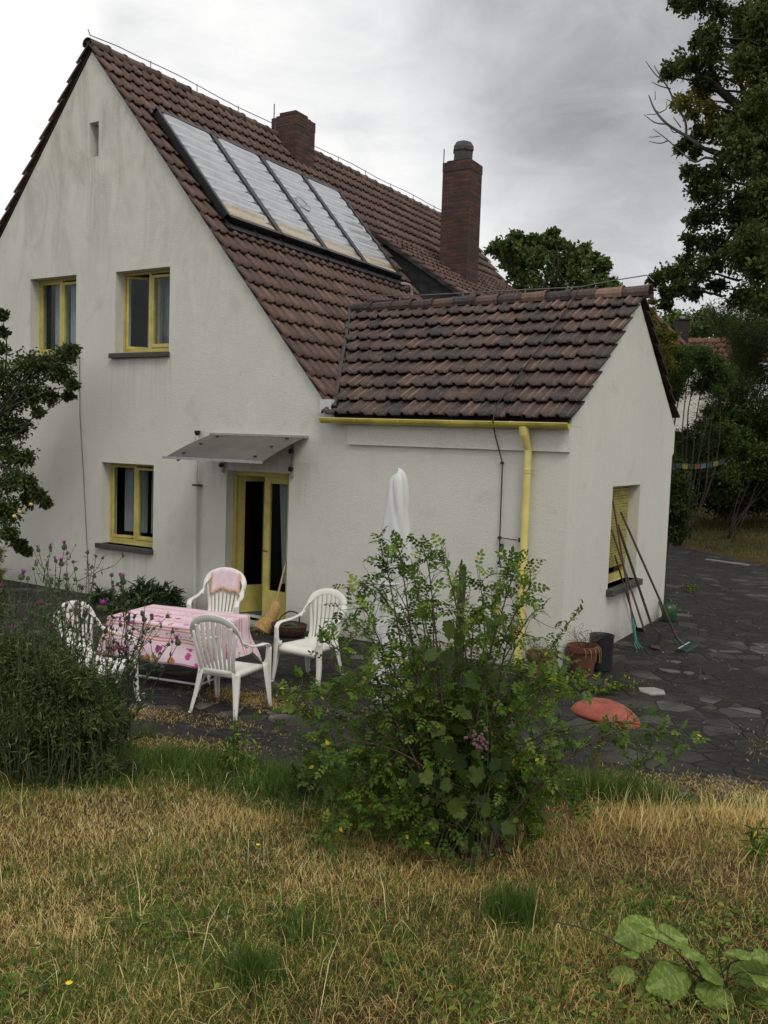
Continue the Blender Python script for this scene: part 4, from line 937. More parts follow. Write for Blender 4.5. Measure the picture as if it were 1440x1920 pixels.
# mushroom ornament
mg = onZ(1117, 1492, 0); mt = thing('garden_mushroom', 'orange red mushroom ornament with domed cap on a thin stem', 'garden ornament', (mg[0], mg[1], ZP-.01))
ctop = None; dd = np.dot(mg-CAM, fwd); cc = atD(1134, 1352, dd*1.0); O_ = np.array(mt.location); cl = cc-O_
mb = MB(); mb.tube(smooth([(0, 0, -.05), (-.015, .01, cl[2]*.5), (cl[0], cl[1], cl[2]-.0)], 4), [.026]*4+[.022]*5, 10); mb.build('stem', M['wood'], mt)
mb = MB(); mb.lathe([(0.02, -.03), (.14, -.035), (.22, -.02), (.262, .0), (.266, .012), (.247, .05), (.19, .096), (.12, .128), (.05, .142), (0, .144)], (0, 0, 0), 40, lambda a, z: 1+.012*math.sin(5*a)+.008*math.sin(9*a+2))
tl = Matrix.Translation(Vector(cl)+Vector((0, 0, .02))) @ Matrix.Rotation(R_(10), 4, Vector((-fwd[0]*.2+rgt[0]*0+fwd[0], fwd[1], 0))) @ Matrix.Rotation(R_(-7), 4, Vector(rgt))
mb.v = [tuple(tl @ Vector(v)) for v in mb.v]; mb.build('cap', M['terra2'], mt, smooth_=True)
# pots
def pot(label, x, y, r, h, mat, name='flower_pot', twiggy=True):
    t = thing(name, label, 'flower pot' if name == 'flower_pot' else 'bin', (x, y, ZP))
    mb = MB(); mb.lathe([(r*.72, 0), (r*.95, h*.78), (r*.96, h*.80), (r*1.06, h*.81), (r*1.08, h), (r*.98, h), (r*.9, h*.80), (r*.88, h*.78)], n=36); mb.build('pot_body', mat, t, smooth_=False)
    mb = MB(); mb.lathe([(0, h*.80), (r*.9, h*.79)], n=24); mb.build('potting_soil', M['soil'], t)
    return t
p1 = onZ(1093, 1266, 0); p1[1] -= 0; t = pot('terracotta pot with dried twigs beside the black bin at the wing corner', p1[0]-.02, p1[1]+.02, .17, .34, M['terra'])
def drytwigs(t, x, y, z, n, h, seed):
    mb = MB(); rnd = random.Random(seed)
    for k in range(n):
        a = rnd.random()*6.28; L = h*rnd.uniform(.5, 1.1); p0 = np.array([rnd.uniform(-.06, .06), rnd.uniform(-.06, .06), z]); q = p0+np.array([math.cos(a)*L*.7, math.sin(a)*L*.7, L]); pp = arc(p0, q, .03, n=6, wob=.08); mb.tube(pp, [.004, .0035, .003, .0025, .002, .0015], 4)
        for j in range(5):
            b = pp[rnd.randint(2, 5)]; e = b+np.array([rnd.uniform(-.1, .1), rnd.uniform(-.1, .1), rnd.uniform(-.02, .10)]); mb.tube([b, e], .0016, 3); mb.lathe([(0, -.006), (.006, 0), (0, .006)], e, 5)
    mb.build('dry_twigs', M['stemr'], t)
drytwigs(t, 0, 0, .26, 14, .24, 3)
mb = MB()
for k in range(5):
    a = -1.2+k*.35; p = np.array([.18*math.cos(a), .18*math.sin(a), .335]); mb.ribbon([p*np.array([.8, .8, 1]), p, p+np.array([.03, -.02, -.03]), p+np.array([.035, -.02, -.10-.02*k])], [.006]*4, .003, [(0, 0, 1), (0, 0, 1), (1, 0, .3), (1, 0, 0)])
mb.build('dry_leaf_strands', M['straw'], t)
p2 = onZ(1012, 1276, 0); t = pot('terracotta pot with a thorny shoot, half hidden behind the rose bush', p2[0], p2[1]+.02, .17, .31, M['terra']); drytwigs(t, 0, 0, .25, 8, .15, 5)
mb = MB(); sp_ = onY(1093, 1135, p2[1])-np.array(t.location); sp0 = np.array([.02, 0, .25]); A_ = arc(sp0, sp_, .02, n=9, wob=.03); mb.tube(A_, list(np.linspace(.006, .002, 9)), 5); mb.build('shoot', M['stemg'], t)
PP = np.array([np.array(t.location)+A_[2]+(A_[-1]-A_[2])*s+rng.normal(size=3)*.012 for s in np.linspace(0, 1, 60)])
leaf_obj('shoot_leaves', PP, rng.normal(size=(60, 3))*.7+np.array([0, 0, .2]), rng.normal(size=(60, 3))*.4+np.array([0, 0, 1]), rng.uniform(.035, .07, 60), T_SIMPLE, M['rose'], t, rng.random(60)*.9)
p3 = onZ(1120, 1259, 0); bn = thing('plastic_bin', 'black cylindrical plastic bin beside the terracotta pot at the corner', 'bin', (p3[0]+.01, p3[1]+.07, ZP))
mb = MB(); mb.lathe([(.125, 0), (.135, .02), (.140, .40), (.147, .405), (.147, .425), (.135, .425), (.125, .39), (.12, .06), (0, .05)], n=36); mb.build('bin_body', M['bin'], bn)
# watering can
wc = onZ(1249, 1166, 0); can = thing('watering_can', 'green plastic watering can at the far corner of the wing', 'watering can', (-3.34, 4.2, ZP), R_(60)); can.scale = (.82,)*3
mb = MB(); mb.lathe([(.13, 0), (.135, .02), (.13, .24), (.10, .31), (.05, .33), (0, .335)], n=24, jit=lambda a, z: 1+.12*math.cos(2*a)); mb.build('can_body', M['green_pl'], can, smooth_=True)
mb = MB(); mb.tube(smooth([(.0, -.05, .30), (0, -.02, .40), (0, .10, .40), (0, .13, .25)], 5), .014, 8); mb.build('handle', M['green_pl'], can)
mb = MB(); mb.tube([(0, .11, .08), (0, .30, .36)], [.03, .014], 10); mb.tube([(0, .30, .36), (0, .34, .40)], [.03, .045], 10); mb.build('spout', M['green_pl'], can)
# long-handled tools against the end window
def tool(name, label, top, bot, Xt, r, mat, head, bend=0, cat='garden tool'):
    b = onZ(bot[0], bot[1], .02); tp = onX(top[0], top[1], Xt); o = thing(name, label, cat, (b[0], b[1], ZP), 0)
    O_ = np.array(o.location); v = tp-b; sd = unit(np.cross(v, [0, 0, 1.])); ax = unit(v); mb = MB()
    hs = .14 if head != 'rake' else .06
    s0 = b-O_+v*hs; mid_ = b-O_+v*.5+np.array([bend, 0, -bend*.3])
    mb.tube(smooth([s0, mid_, tp-O_], 6), r, 8); mb.build('handle', M[mat], o)
    return o, b-O_, ax, sd, s0
o, b, ax, sd, s0 = tool('leaf_rake', 'rake with wide green plastic head standing out from the wall', (1164, 960), (1276, 1212), EX-.0+.02, .015, 'wood_red', 'rake', cat='rake')
e1, e2 = onZ(1262, 1228, .02)-np.array(o.location), onZ(1301, 1205, .02)-np.array(o.location); mid_ = (e1+e2)/2
mb = MB(); w = (e2-e1)/2; w = w/np.linalg.norm(w)*.26; fw = unit(np.cross(w, [0, 0, 1.])); fw = fw if fw[1] < 0 else -fw
mb.obox(mid_+np.array([0, 0, .03]), w, unit(fw)*.018, (0, 0, .012)); mb.tube([s0, mid_+np.array([0, 0, .035])], .018, 8)
mb.build('rake_head', M['dkgreen'], o)
mb = MB()
for k in range(19):
    p = mid_+w*(-1+k/9)+np.array([0, 0, .03]); mb.tube([p+fw*.01, p+fw*.09+np.array([0, 0, .005]), p+fw*.11+np.array([0, 0, -.02])], .004, 4)
mb.build('tines', M['dkgreen'], o)
mb = MB(); mb.obox(mid_+np.array([0, 0, .046]), w*.98, unit(fw)*.006, (0, 0, .003)); mb.build('head_strip', M['pvc'], o)
o, b, ax, sd, s0 = tool('manure_fork', 'dark iron fork with a bent neck leaning left of the rake', (1158, 983), (1233, 1206), EX-.06, .017, 'post', 'fork', .0, 'fork')
p0 = s0; mb = MB()
for k in range(4):
    u = (k-1.5)*.055; mb.tube(smooth([s0+ax*.0, s0-ax*.05+sd*u*.6+np.array([.05, 0, 0]), s0*.5+b*.5+sd*u+np.array([.07, .03, .02]), b+sd*u+np.array([-.0, 0, 0])], 5), [.009]*8+[.006]*7+[.004], 6)
mb.build('prongs', M['iron'], o)
o, b, ax, sd, s0 = tool('draw_hoe', 'hoe with flat brown blade on the ground under the shuttered window', (1147, 993), (1218, 1212), EX-.07, .014, 'wood', 'hoe', 0, 'hoe')
mb = MB(); mb.tube([s0, b+ax*.03, b+np.array([.03, -.02, .02])], .009, 6); mb.obox(b+np.array([.08, -.04, .012]), sd*.10, np.array([.07, -.03, .005]), (0, 0, .004)); mb.build('blade', M['iron'], o)
o, b, ax, sd, s0 = tool('garden_cultivator', 'cultivator with teal plastic socket, tallest of the handles in the window recess', (1149, 938), (1195, 1216), EX-.12, .013, 'wood_red', 'cult', 0, 'cultivator')
mb = MB(); mb.tube([s0+ax*.12, s0, b+ax*.10], .019, 8); mb.build('socket', M['teal'], o); mb = MB()
for k in (-1, 0, 1): mb.tube(smooth([b+ax*.10, b+ax*.06+sd*k*.04, b+sd*k*.055+np.array([.03, 0, 0])], 4), .007, 6)
mb.build('prongs', M['teal'], o)
o, b, ax, sd, s0 = tool('lawn_edger', 'short brown handled edging iron, leftmost and lowest of the leaning tools', (1153, 1042), (1196, 1184), EX+.02, .012, 'wood', 'edge', 0, 'edging tool')
mb = MB(); mb.tube([s0, b+ax*.08], .010, 6); mb.obox(b+ax*.05, sd*.09, ax*.05, np.cross(sd, ax)*.003); mb.build('blade', M['iron'], o)
# loose pale slabs on the terrace
slabs = [((1222, 1298), .17, .10, .3, 'pale loose stone slab on the dark paving beyond the mushroom'), ((1255, 1260), .14, .05, .2, 'grey loose slab on the dark paving in front of the rake'),
         ((1266, 1243), .07, .04, .5, 'small grey stone slab, nearest to the rake head'), ((1291, 1264), .06, .05, .1, 'small grey stone slab, right of two others near the rake')]
for (p, a, b_, rz_, lab) in slabs:
    w = onZ(*p, 0); mb = MB(); n = 6; pts = [(a*(1+.2*math.sin(k*2.1+a*30))*math.cos(k*math.pi/3+.4), b_*1.5*(1+.2*math.cos(k*1.7))*math.sin(k*math.pi/3+.4)) for k in range(n)]
    mb.add([(x, y, 0) for x, y in pts]+[(x, y, .018) for x, y in pts], [tuple(range(n, 2*n)), tuple(reversed(range(n)))]+[(k, (k+1) % n, n+(k+1) % n, n+k) for k in range(n)])
    o = mb.build('stone_slab', M['stone'] if a == .17 else M['sl2'], bevel=.004, loc=(w[0], w[1], .004)); o.rotation_euler = (0, 0, rz_); tag(o, lab, 'stone slab')
w = onZ(1362, 1056, 0); mb = MB(); mb.box((-.55, -.05, 0), (.55, .08, .03)); o = mb.build('kerb_stone', M['stone'], loc=(w[0], w[1], .006)); o.rotation_euler = (0, 0, -.35); tag(o, 'flat pale board lying where the far path meets the lawn', 'board')
# ================================================================== VEGETATION
def hit(u, v, lo=1.0, hi=70):
    d = ray(u, v); t = lo
    while t < hi:
        P = CAM+d*t
        if P[2] < gz(P[0], P[1]): return P
        t += .02 if t < 14 else .1
    return P
def fd(P): return float(np.dot(np.array(P)-CAM, fwd))
def branches(o, segs, name='trunk', mat='bark', n=7):
    mb = MB(); O_ = np.array(o.location)
    for pts, r0, r1 in segs:
        k = len(pts); mb.tube([np.array(p)-O_ for p in pts], [r0+(r1-r0)*i/(k-1) for i in range(k)], n)
    return mb.build(name, M[mat], o, smooth_=True)
def blobs_px(lst, jd):
    out = []
    for (u, v, r, D) in lst:
        D2 = D+random.uniform(-jd, jd); out.append((atD(u, v, D2), r*D2/FPX))
    return out
def crown(o, name, bl, twigs, per, size, T, mat, **k):
    P, D, Nn, S, t = spray(bl, twigs, per, size, **k)
    return leaf_obj(name, P, D, Nn, S, T, mat, o, t)
# --- oak ------------------------------------------------------------
D0 = 18.
oakpx = [(1268, 2, 13), (1290, 10, 24), (1316, 4, 30), (1345, 22, 30), (1332, 66, 22), (1310, 74, 18), (1338, 84, 26), (1277, 122, 26), (1252, 137, 13), (1300, 122, 22), (1262, 128, 18), (1310, 156, 18), (1338, 148, 22), (1333, 108, 30),
 (1319, 246, 22), (1348, 245, 28), (1374, 262, 34), (1277, 276, 10), (1292, 264, 10), (1302, 285, 10), (1290, 320, 15), (1316, 330, 20), (1348, 322, 22), (1316, 358, 22), (1346, 360, 34), (1303, 412, 20), (1325, 402, 32), (1292, 450, 14), (1318, 456, 30), (1287, 490, 18),
 (1246, 515, 20), (1229, 523, 13), (1268, 514, 20), (1250, 548, 14), (1248, 572, 12), (1277, 540, 18), (1306, 510, 26), (1300, 545, 14), (1335, 490, 24), (1352, 455, 34), (1345, 535, 14), (1368, 395, 36)]
oak_b = blobs_px([(u, v, r, D0+random.uniform(-.4, .4)) for u, v, r in oakpx], .5)
yb_ = blobs_px([(1287, 194, 20, D0), (1274, 188, 13, D0), (1316, 183, 22, D0), (1331, 206, 20, D0), (1361, 222, 24, D0), (1300, 212, 12, D0), (1392, 138, 22, D0), (1395, 95, 18, D0), (1340, 235, 14, D0)], .4)
for k in range(205):
    u = random.uniform(1378, 1760) if k % 5 < 2 else random.uniform(1378, 1480); v = random.uniform(-330, 585) if k % 5 < 2 else random.uniform(0, 585)
    if abs(u-1374) < 22 and 170 < v < 205: continue
    if abs(u-1385) < 22 and abs(v-512) < 14: continue
    r = random.uniform(20, 38) if u < 1470 else random.uniform(50, 80)
    Dz = D0+random.uniform(-2.4, 2.6); b = (atD(u, v, Dz), r*Dz/FPX); oak_b.append(b)
for k in range(26): u = random.uniform(1320, 1560); v = random.uniform(-200, -30); oak_b.append((atD(u, v, D0), 45*D0/FPX))
tb_ = atD(1640, 1000, D0); tb_[2] = gz(tb_[0], tb_[1])-.1
oak = thing('oak_tree', 'large dark oak at the right with bare dead branches reaching left against the sky', 'tree', tuple(tb_))
fork = atD(1620, 560, D0); segs = [(arc(tb_, fork, 0, n=8, wob=.03), .36, .26), (arc(fork, atD(1600, -200, D0), 0, n=8, wob=.05), .24, .06)]
def zpt(x, y, D=D0): return atD(1180+x/3.096, y/3.096, D)
limb = smooth([fork, atD(1540, 420, D0), zpt(860, 1120), zpt(740, 1020), zpt(620, 960), zpt(530, 900), zpt(440, 865)], 4); segs.append((limb, .17, .045))
segs.append((smooth([atD(1600, 380, D0), zpt(900, 800), zpt(740, 690), zpt(640, 620), zpt(520, 520), zpt(440, 450), zpt(360, 405), zpt(320, 395)], 4), .15, .02))
segs.append((smooth([zpt(740, 690), zpt(680, 560), zpt(620, 440), zpt(590, 380)], 4), .06, .03))
for b in oak_b[:42]+yb_:
    if random.random() < .8: segs.append((arc(b[0]+np.array([rgt[0]*.9, rgt[1]*.9, -.15])*random.uniform(.5, 1.2), b[0], .05, n=5, wob=.06), .028, .01))
branches(oak, segs)
def zs(l, r0=.022, r1=.007): return (smooth([zpt(*p) for p in l], 3), r0, r1)
branches(oak, [zs([(440, 865), (330, 790), (220, 720), (150, 640), (120, 570), (112, 550)], .04), zs([(330, 790), (325, 700), (275, 620), (240, 540), (205, 480), (150, 430), (95, 355)], .03), zs([(220, 720), (150, 712), (85, 665)], .018), zs([(150, 640), (170, 660), (100, 665)], .014),
  zs([(500, 925), (440, 915), (380, 940), (310, 890), (220, 810), (140, 750)], .03), zs([(225, 815), (180, 832), (115, 820)], .016), zs([(200, 470), (160, 410), (145, 380)], .014), zs([(240, 515), (180, 500), (130, 475)], .014), zs([(175, 655), (215, 630), (215, 590)], .013), zs([(300, 740), (270, 700), (255, 680)], .012), zs([(370, 800), (370, 750), (360, 740)], .013), zs([(390, 930), (385, 880), (350, 860)], .013), zs([(280, 885), (240, 908)], .012), zs([(150, 580), (150, 530)], .010), zs([(180, 790), (140, 795), (115, 795)], .010), zs([(260, 600), (215, 575)], .012), zs([(300, 760), (260, 770), (235, 740)], .012)], 'dead_branches', 'bark_pale', 5)
crown(oak, 'crown', oak_b, 22, 24, .09, T_QUAD, M['oak'], jit=.2)
crown(oak, 'yellowing_leaves', yb_, 24, 16, .080, T_QUAD, M['oak_y'], jit=.2)
# --- tree behind the roofs --------------------------------------------
D0 = 31.
bp = [(969, 444, 9), (928, 464, 10), (945, 470, 14), (958, 462, 14), (985, 458, 14), (1001, 450, 9), (1036, 438, 7), (1030, 452, 12), (1049, 457, 11), (1070, 470, 13), (1098, 466, 9), (1112, 487, 11), (1085, 490, 18), (1132, 496, 9), (1120, 512, 16), (1148, 532, 10), (1136, 545, 16), (970, 485, 20), (1000, 480, 22), (1035, 485, 24), (1060, 505, 26), (1000, 515, 30), (1040, 530, 32), (960, 510, 16), (1090, 525, 28), (975, 545, 24), (1110, 555, 26), (1010, 560, 34), (1060, 565, 34), (950, 490, 9), (1150, 556, 14), (1000, 600, 40), (1060, 610, 45), (1110, 600, 40)]
b = blobs_px([(u, v, r*1.05, D0) for u, v, r in bp], 1.2); bs_ = atD(1035, 820, D0); bs_[2] = gz(bs_[0], bs_[1])
tr = thing('broadleaf_tree', 'mid green round crowned tree rising behind the roof between chimney and wing ridge', 'tree', tuple(bs_)); branches(tr, [(arc(bs_, atD(1035, 600, D0), n=6, wob=.02), .25, .15)]+[(arc(atD(1035, 600, D0), q[0], n=5, wob=.05), .05, .015) for q in b[:26]])
crown(tr, 'crown', [(q[0], q[1]*1.15) for q in b], 24, 20, .17, T_QUAD, M['birch'], jit=.2)
# --- neighbour's house -------------------------------------------------
D0 = 42.; nb0 = atD(1300, 880, D0); nb0[2] = gz(nb0[0], nb0[1])
nh = thing('neighbour_house', 'white house with red tiled roofs and a dark square chimney beyond the garden', 'house', tuple(nb0)); O_ = nb0
def W2(u, v, D=D0): return atD(u, v, D)-O_
back = fwd*np.array([1, 1, 0]); back /= np.linalg.norm(back); rh = np.array([rgt[0], rgt[1], 0]); rh /= np.linalg.norm(rh)
mb = MB(); wl_, wr_ = W2(1235, 700), W2(1420, 700); mb.add([(*wl_[:2], -1), (*wr_[:2], -1), (*(wr_+back*7)[:2], -1), (*(wl_+back*7)[:2], -1), (*wl_[:2], wl_[2]+.2), (*wr_[:2], wr_[2]-.1), (*(wr_+back*7)[:2], wr_[2]), (*(wl_+back*7)[:2], wl_[2])], [(0, 1, 5, 4), (1, 2, 6, 5), (2, 3, 7, 6), (3, 0, 4, 7), (4, 5, 6, 7)]); mb.build('wall', M['plaster'], nh)
def rtiles(a, b_, dn, nr_, nm):     # simple ribbed tile field a->b along the eave direction, dn = downslope vector
    a, b_, dn = (np.array(q, float) for q in (a, b_, dn)); nc = max(2, int(np.linalg.norm(b_-a)/.3)); V = []; F = []; nn = unit(np.cross(b_-a, dn)); nn = nn if nn[2] > 0 else -nn; m = nc*4+1
    for r in range(nr_):
        for (t, h) in ((r/nr_, 0), ((r+1.08)/nr_, .07), ((r+1.09)/nr_, .01)):
            for k in range(m): V.append(a+(b_-a)*k/(m-1)+dn*t+nn*(h+.03*math.sin(k*math.pi/2)))
        o = r*3*m; F += [(o+g*m+k, o+g*m+k+1, o+(g+1)*m+k+1, o+(g+1)*m+k) for g in (0, 1) for k in range(m-1)]
    return np_obj(nm, np.array(V), np.array(F), M['tile_red'], nh, rng.random(len(F)))
rtiles(W2(1284, 634, D0+1.5), W2(1425, 632, D0+1.5), np.array([0, 0, -1.35])-back*1.6, 5, 'roof_tiles')
A_ = W2(1222, 588, D0); B_ = W2(1308, 672, D0-1); dn = np.array([0, 0, -.55])-back*1.2-rh*.7
rtiles(A_, B_, np.array([0, 0, -1.9])-rh*1.0-back*.4, 6, 'roof_tiles')
mb = MB(); mb.tube([A_+np.array([0, 0, .05]), B_+np.array([0, 0, .05])], .12, 6); mb.build('verge_tiles', M['tile_red'], nh)
c0 = W2(1277, 640, D0+.6); mb = MB(); mb.obox(c0+np.array([0, 0, .35]), rh*.26, back*.26, (0, 0, .62)); mb.obox(c0+np.array([0, 0, 1.0]), rh*.31, back*.31, (0, 0, .035)); ch_ = mb.build('chimney', M['tile_dark'], nh)
mb = MB(); mb.lathe([(.13, 0), (.13, .14), (0, .16)], c0+np.array([0, 0, 1.03]), 10); mb.build('flue_pipe', M['stone'], ch_)
# --- trees and shrubs at the back of the far lawn -----------------------
def shrub(name, label, cat, bpx, D0, jd, twigs, per, size, T, mat, stems=5, sb=None, stem_mat='bark', sr=.018, group=None, jit=.2, **k):
    b = blobs_px([(u, v, r, D0) for u, v, r in bpx], jd); base = sb if sb is not None else min((q[0] for q in b), key=lambda p: p[2]).copy(); base = np.array(base); base[2] = gz(base[0], base[1])-.03
    o = thing(name, label, cat, tuple(base), 0, group); sel = random.sample(b, min(stems, len(b)))
    branches(o, [(arc(base+rng.normal(size=3)*[.08, .08, 0], q[0], random.uniform(0, .15), n=7, wob=.04), sr, sr*.25) for q in sel], 'stems', stem_mat, 5)
    b2 = [(q[0], q[1]*1.25) for q in b]; crown(o, 'crown', b2, int(twigs*1.35), per, size, T, M[mat], jit=jit, **k); return o
def fill(u0, u1, v0, v1, n, r0, r1, test=None):
    out = []
    while len(out) < n:
        u, v = random.uniform(u0, u1), random.uniform(v0, v1)
        if test is None or test(u, v): out.append((u, v, random.uniform(r0, r1)))
    return out
shrub('golden_shrub', 'tall shrub with golden yellow leaf tips beside the wing roof', 'shrub', [(1223, 566, 6), (1222, 585, 7), (1224, 605, 9), (1228, 625, 12), (1240, 632, 9), (1244, 612, 6), (1250, 640, 12), (1262, 628, 8), (1262, 650, 12), (1240, 655, 14), (1232, 680, 16), (1255, 680, 16)], 24, .4, 22, 16, .07, T_CHEAP, 'gold', 4)
shrub('garden_maple', 'feathery maple with layered light green foliage and several thin stems', 'tree', fill(1240, 1365, 655, 725, 26, 12, 22, lambda u, v: v > 650+abs(u-1300)*.25)+[(1246, 720, 14), (1262, 740, 14), (1350, 735, 12), (1365, 690, 12), (1250, 690, 14)], 25, .9, 26, 26, .07, T_CHEAP, 'maple', 9, sb=atD(1275, 905, 25), sr=.035, up=1.0)
shrub('holly_bush', 'dark glossy bush under the maple in front of the white wall', 'shrub', fill(1262, 1330, 800, 850, 12, 10, 18)+[(1315, 795, 10), (1335, 810, 12)], 26, .5, 20, 16, .06, T_CHEAP, 'dark', 4)
dk = lambda u, v: v > 560+max(0, (1390-u))*.9
shrub('spruce_tree', 'very dark dense tree filling the right edge below the oak', 'tree', fill(1335, 1520, 575, 800, 90, 22, 36, lambda u, v: not (u < 1372 and v > 625 and v < 690)), 28, 1.8, 22, 26, .13, T_NARROW, 'dark', 5, sb=atD(1500, 930, 28), sr=.12)
shrub('elder_bush', 'loose mid green bush in front of the dark tree at the right edge', 'shrub', fill(1365, 1500, 745, 890, 50, 14, 26, lambda u, v: v > 760+(1440-u)*.3)+[(1365, 770, 12), (1350, 780, 10), (1372, 800, 14), (1330, 770, 8), (1343, 792, 8)], 26.5, .8, 24, 18, .10, T_CHEAP, 'maple', 6)
shrub('yew_hedge', 'black green hedge closing the garden behind the far lawn', 'hedge', fill(1262, 1560, 790, 975, 150, 20, 32, lambda u, v: v < 1000-(max(0, u-1290))*.35 and v > 850-(u-1262)*.4 and v < 952), 30, .9, 24, 26, .10, T_CHEAP, 'dark', 4, sb=atD(1380, 955, 30), up=.2)
shrub('laurel_bush', 'dark bush rising directly behind the corner of the wing', 'shrub', fill(1238, 1278, 870, 1000, 34, 14, 20), 17, .5, 22, 24, .065, T_CHEAP, 'dark', 6)
shrub('hazel_bush', 'dark leafy bush left of the elder at the lawn edge', 'shrub', fill(1325, 1450, 870, 935, 30, 12, 22, lambda u, v: v < 950-(u-1330)*.1), 28.5, .5, 24, 18, .11, T_CHEAP, 'oak', 4)
shrub('background_tree', 'pale green tree crown above the red roofs in the distance', 'tree', fill(1245, 1400, 588, 640, 26, 12, 20, lambda u, v: v > 600-(u-1245)*.2), 50, 2, 16, 16, .22, T_QUAD, 'birch', 4, sb=atD(1330, 800, 50), sr=.15)
# a wood further back, so that the garden is closed from any step to the side
bl = [((x, y, gz(x, y)+z), random.uniform(2.2, 3.6)) for k in range(60) for (x, y, z) in [(random.uniform(-16, 45), random.uniform(62, 72), random.uniform(0, 5))]]
P, D, Nn, S, t = spray(bl, 40, 30, .5); tag(leaf_obj('wood', P, D, Nn, S, T_QUAD, M['dark'], None, t), kind='stuff')
# prayer flags
fa, fb = atD(1256, 866, 16.2), atD(1360, 860, 16.2); fl = thing('flag_garland', 'string of small faded coloured flags hanging before the hedge', 'flag string', tuple((fa+fb)/2)); O_ = np.array(fl.location)
L_ = [fa+(fb-fa)*t+np.array([0, 0, -.07*4*t*(1-t)]) for t in np.linspace(-.3, 1.25, 22)]; mb = MB(); mb.tube([p-O_ for p in L_], .004, 4); mb.build('cord', M['black'], fl)
fcs = [tuple(c*.45 for c in q) for q in [(.05, .07, .06), (.06, .09, .14), (.42, .37, .08), (.07, .09, .06), (.38, .10, .05), (.18, .22, .34), (.06, .10, .06), (.32, .30, .06), (.06, .07, .14)]]
for k in range(9):
    t0, t1 = (k+.08)/9, (k+.92)/9; P0_ = [fa+(fb-fa)*t+np.array([0, 0, -.07*4*t*(1-t)])-O_ for t in (t0, t1)]; mb = MB(); V = []
    for j in range(4):
        for i in range(5): p = P0_[0]*(1-i/4)+P0_[1]*i/4; V.append(p+back*(.006*math.sin(i*2+j+k))+np.array([0, 0, -.085*j/3]))
    mb.add(V, [(j*5+i, j*5+i+1, j*5+i+6, j*5+i+5) for j in range(3) for i in range(4)]); mb.build('flag', simple('flag_cloth', fcs[k], .9, .15, 9, bmp=0), fl, solid=.003)
# --- apple tree at the left wall ------------------------------------------
D0 = fd(onY(60, 760, -1.1))
ap = [(-20, 690, 45), (20, 700, 38), (58, 690, 30), (92, 680, 26), (122, 664, 15), (136, 655, 8), (110, 700, 20), (136, 722, 7), (128, 742, 6), (95, 742, 12), (60, 735, 22), (20, 745, 35), (72, 772, 6), (35, 800, 20), (5, 800, 35), (48, 858, 13), (15, 850, 30), (52, 905, 14), (25, 900, 26), (70, 928, 10), (86, 942, 6), (55, 935, 12), (15, 955, 26), (-15, 900, 45), (-20, 780, 45), (3, 590, 7), (1, 622, 7), (-4, 650, 12), (14, 1000, 12), (36, 1020, 9), (50, 1034, 5), (-30, 980, 40), (-60, 850, 60), (-70, 720, 60)]
b = blobs_px([(u, v, r, D0) for u, v, r in ap], .35); base = atD(-70, 1130, D0); base[2] = 0
at_ = thing('apple_tree', 'apple tree against the left side of the wall, branches drooping over the upper window sill', 'tree', tuple(base))
tp = atD(-60, 860, D0); branches(at_, [(arc(base, tp, n=6, wob=.04), .11, .08)]+[(arc(tp, q[0], .15, n=7, wob=.06), 0.022, .005) for q in b[:30]])
crown(at_, 'crown', [(q[0], q[1]*1.12) for q in b], 34, 20, .068, T_SIMPLE, M['apple_leaf'], jit=.24)
for (u, v) in ((58, 946), (37, 960), (27, 968)):
    mb = MB(); rr = .03; mb.lathe([(0, -rr*.85), (rr*.6, -rr*.75), (rr*.95, -rr*.2), (rr, rr*.2), (rr*.7, rr*.8), (rr*.2, rr*.88), (0, rr*.7)], atD(u, v, D0-.45)-base, 14); mb.tube([atD(u, v, D0-.45)-base+np.array([0, 0, rr*.8]), atD(u, v, D0-.45)-base+np.array([.01, 0, rr*2])], .002, 4); mb.build('apple', M['apple'], at_, smooth_=True)
shrub('thuja_shrub', 'yellow green conifer just inside the left edge of the photo', 'shrub', [(-8, 1040, 14), (-4, 1075, 18), (-6, 1115, 22), (-12, 1150, 26), (-25, 1100, 30), (-15, 1000, 8)], 9.2, .15, 40, 24, .035, T_NARROW, 'thuja', 4, jit=.1)
# --- peony behind the table --------------------------------------------------
pe = onZ(285, 1165, 0); o = thing('peony_plant', 'dark green peony clump against the wall behind the table', 'plant', (-9.55, -.85, 0))
b = [(onY(u, v, -.8), r) for u, v, r in ((265, 1105, .16), (250, 1122, .2), (295, 1112, .18), (318, 1118, .16), (285, 1135, .25), (235, 1135, .2), (330, 1135, .14), (300, 1150, .3), (205, 1130, .15), (188, 1118, .12))]
branches(o, [(arc(np.array([-9.55, -.85, 0])+rng.normal(size=3)*[.1, .06, 0], q[0], .05, n=5, wob=.03), .008, .004) for q in b], 'stems', 'stemg', 4)
crown(o, 'leaves', b, 26, 10, .13, T_NARROW, M['peony'], jit=.12, up=1.2)
# --- thistles ------------------------------------------------------------------
def head_mesh(fl):
    R0 = .0125; hd = MB(); hd.lathe([(0, -R0*.9), (R0*.8, -R0*.6), (R0, 0), (R0*.85, R0*.8), (R0*.45, R0*1.3), (R0*.5, R0*1.35)], (0, 0, 0), 8, lambda a, z: 1+.14*math.cos(4*a+z*400)); nf = len(hd.f)
    if fl:
        for q in range(26): a = q*.4; rr = .024; w = np.array([math.cos(a), math.sin(a), 0]); n_ = np.array([-w[1], w[0], 0]); c = np.array([0, 0, R0*1.1]); hd.add([c-n_*.003, c+n_*.003, c+w*rr*(.75 if q % 2 else .35)+n_*.002+np.array([0, 0, rr])], [(0, 1, 2)])
    me = bpy.data.meshes.new('thistle_head'); me.from_pydata(hd.v, [], hd.f); me.materials.append(M['stemg']); me.materials.append(M['magenta'])
    for k, p in enumerate(me.polygons): p.material_index = 1 if k >= nf else 0
    return me
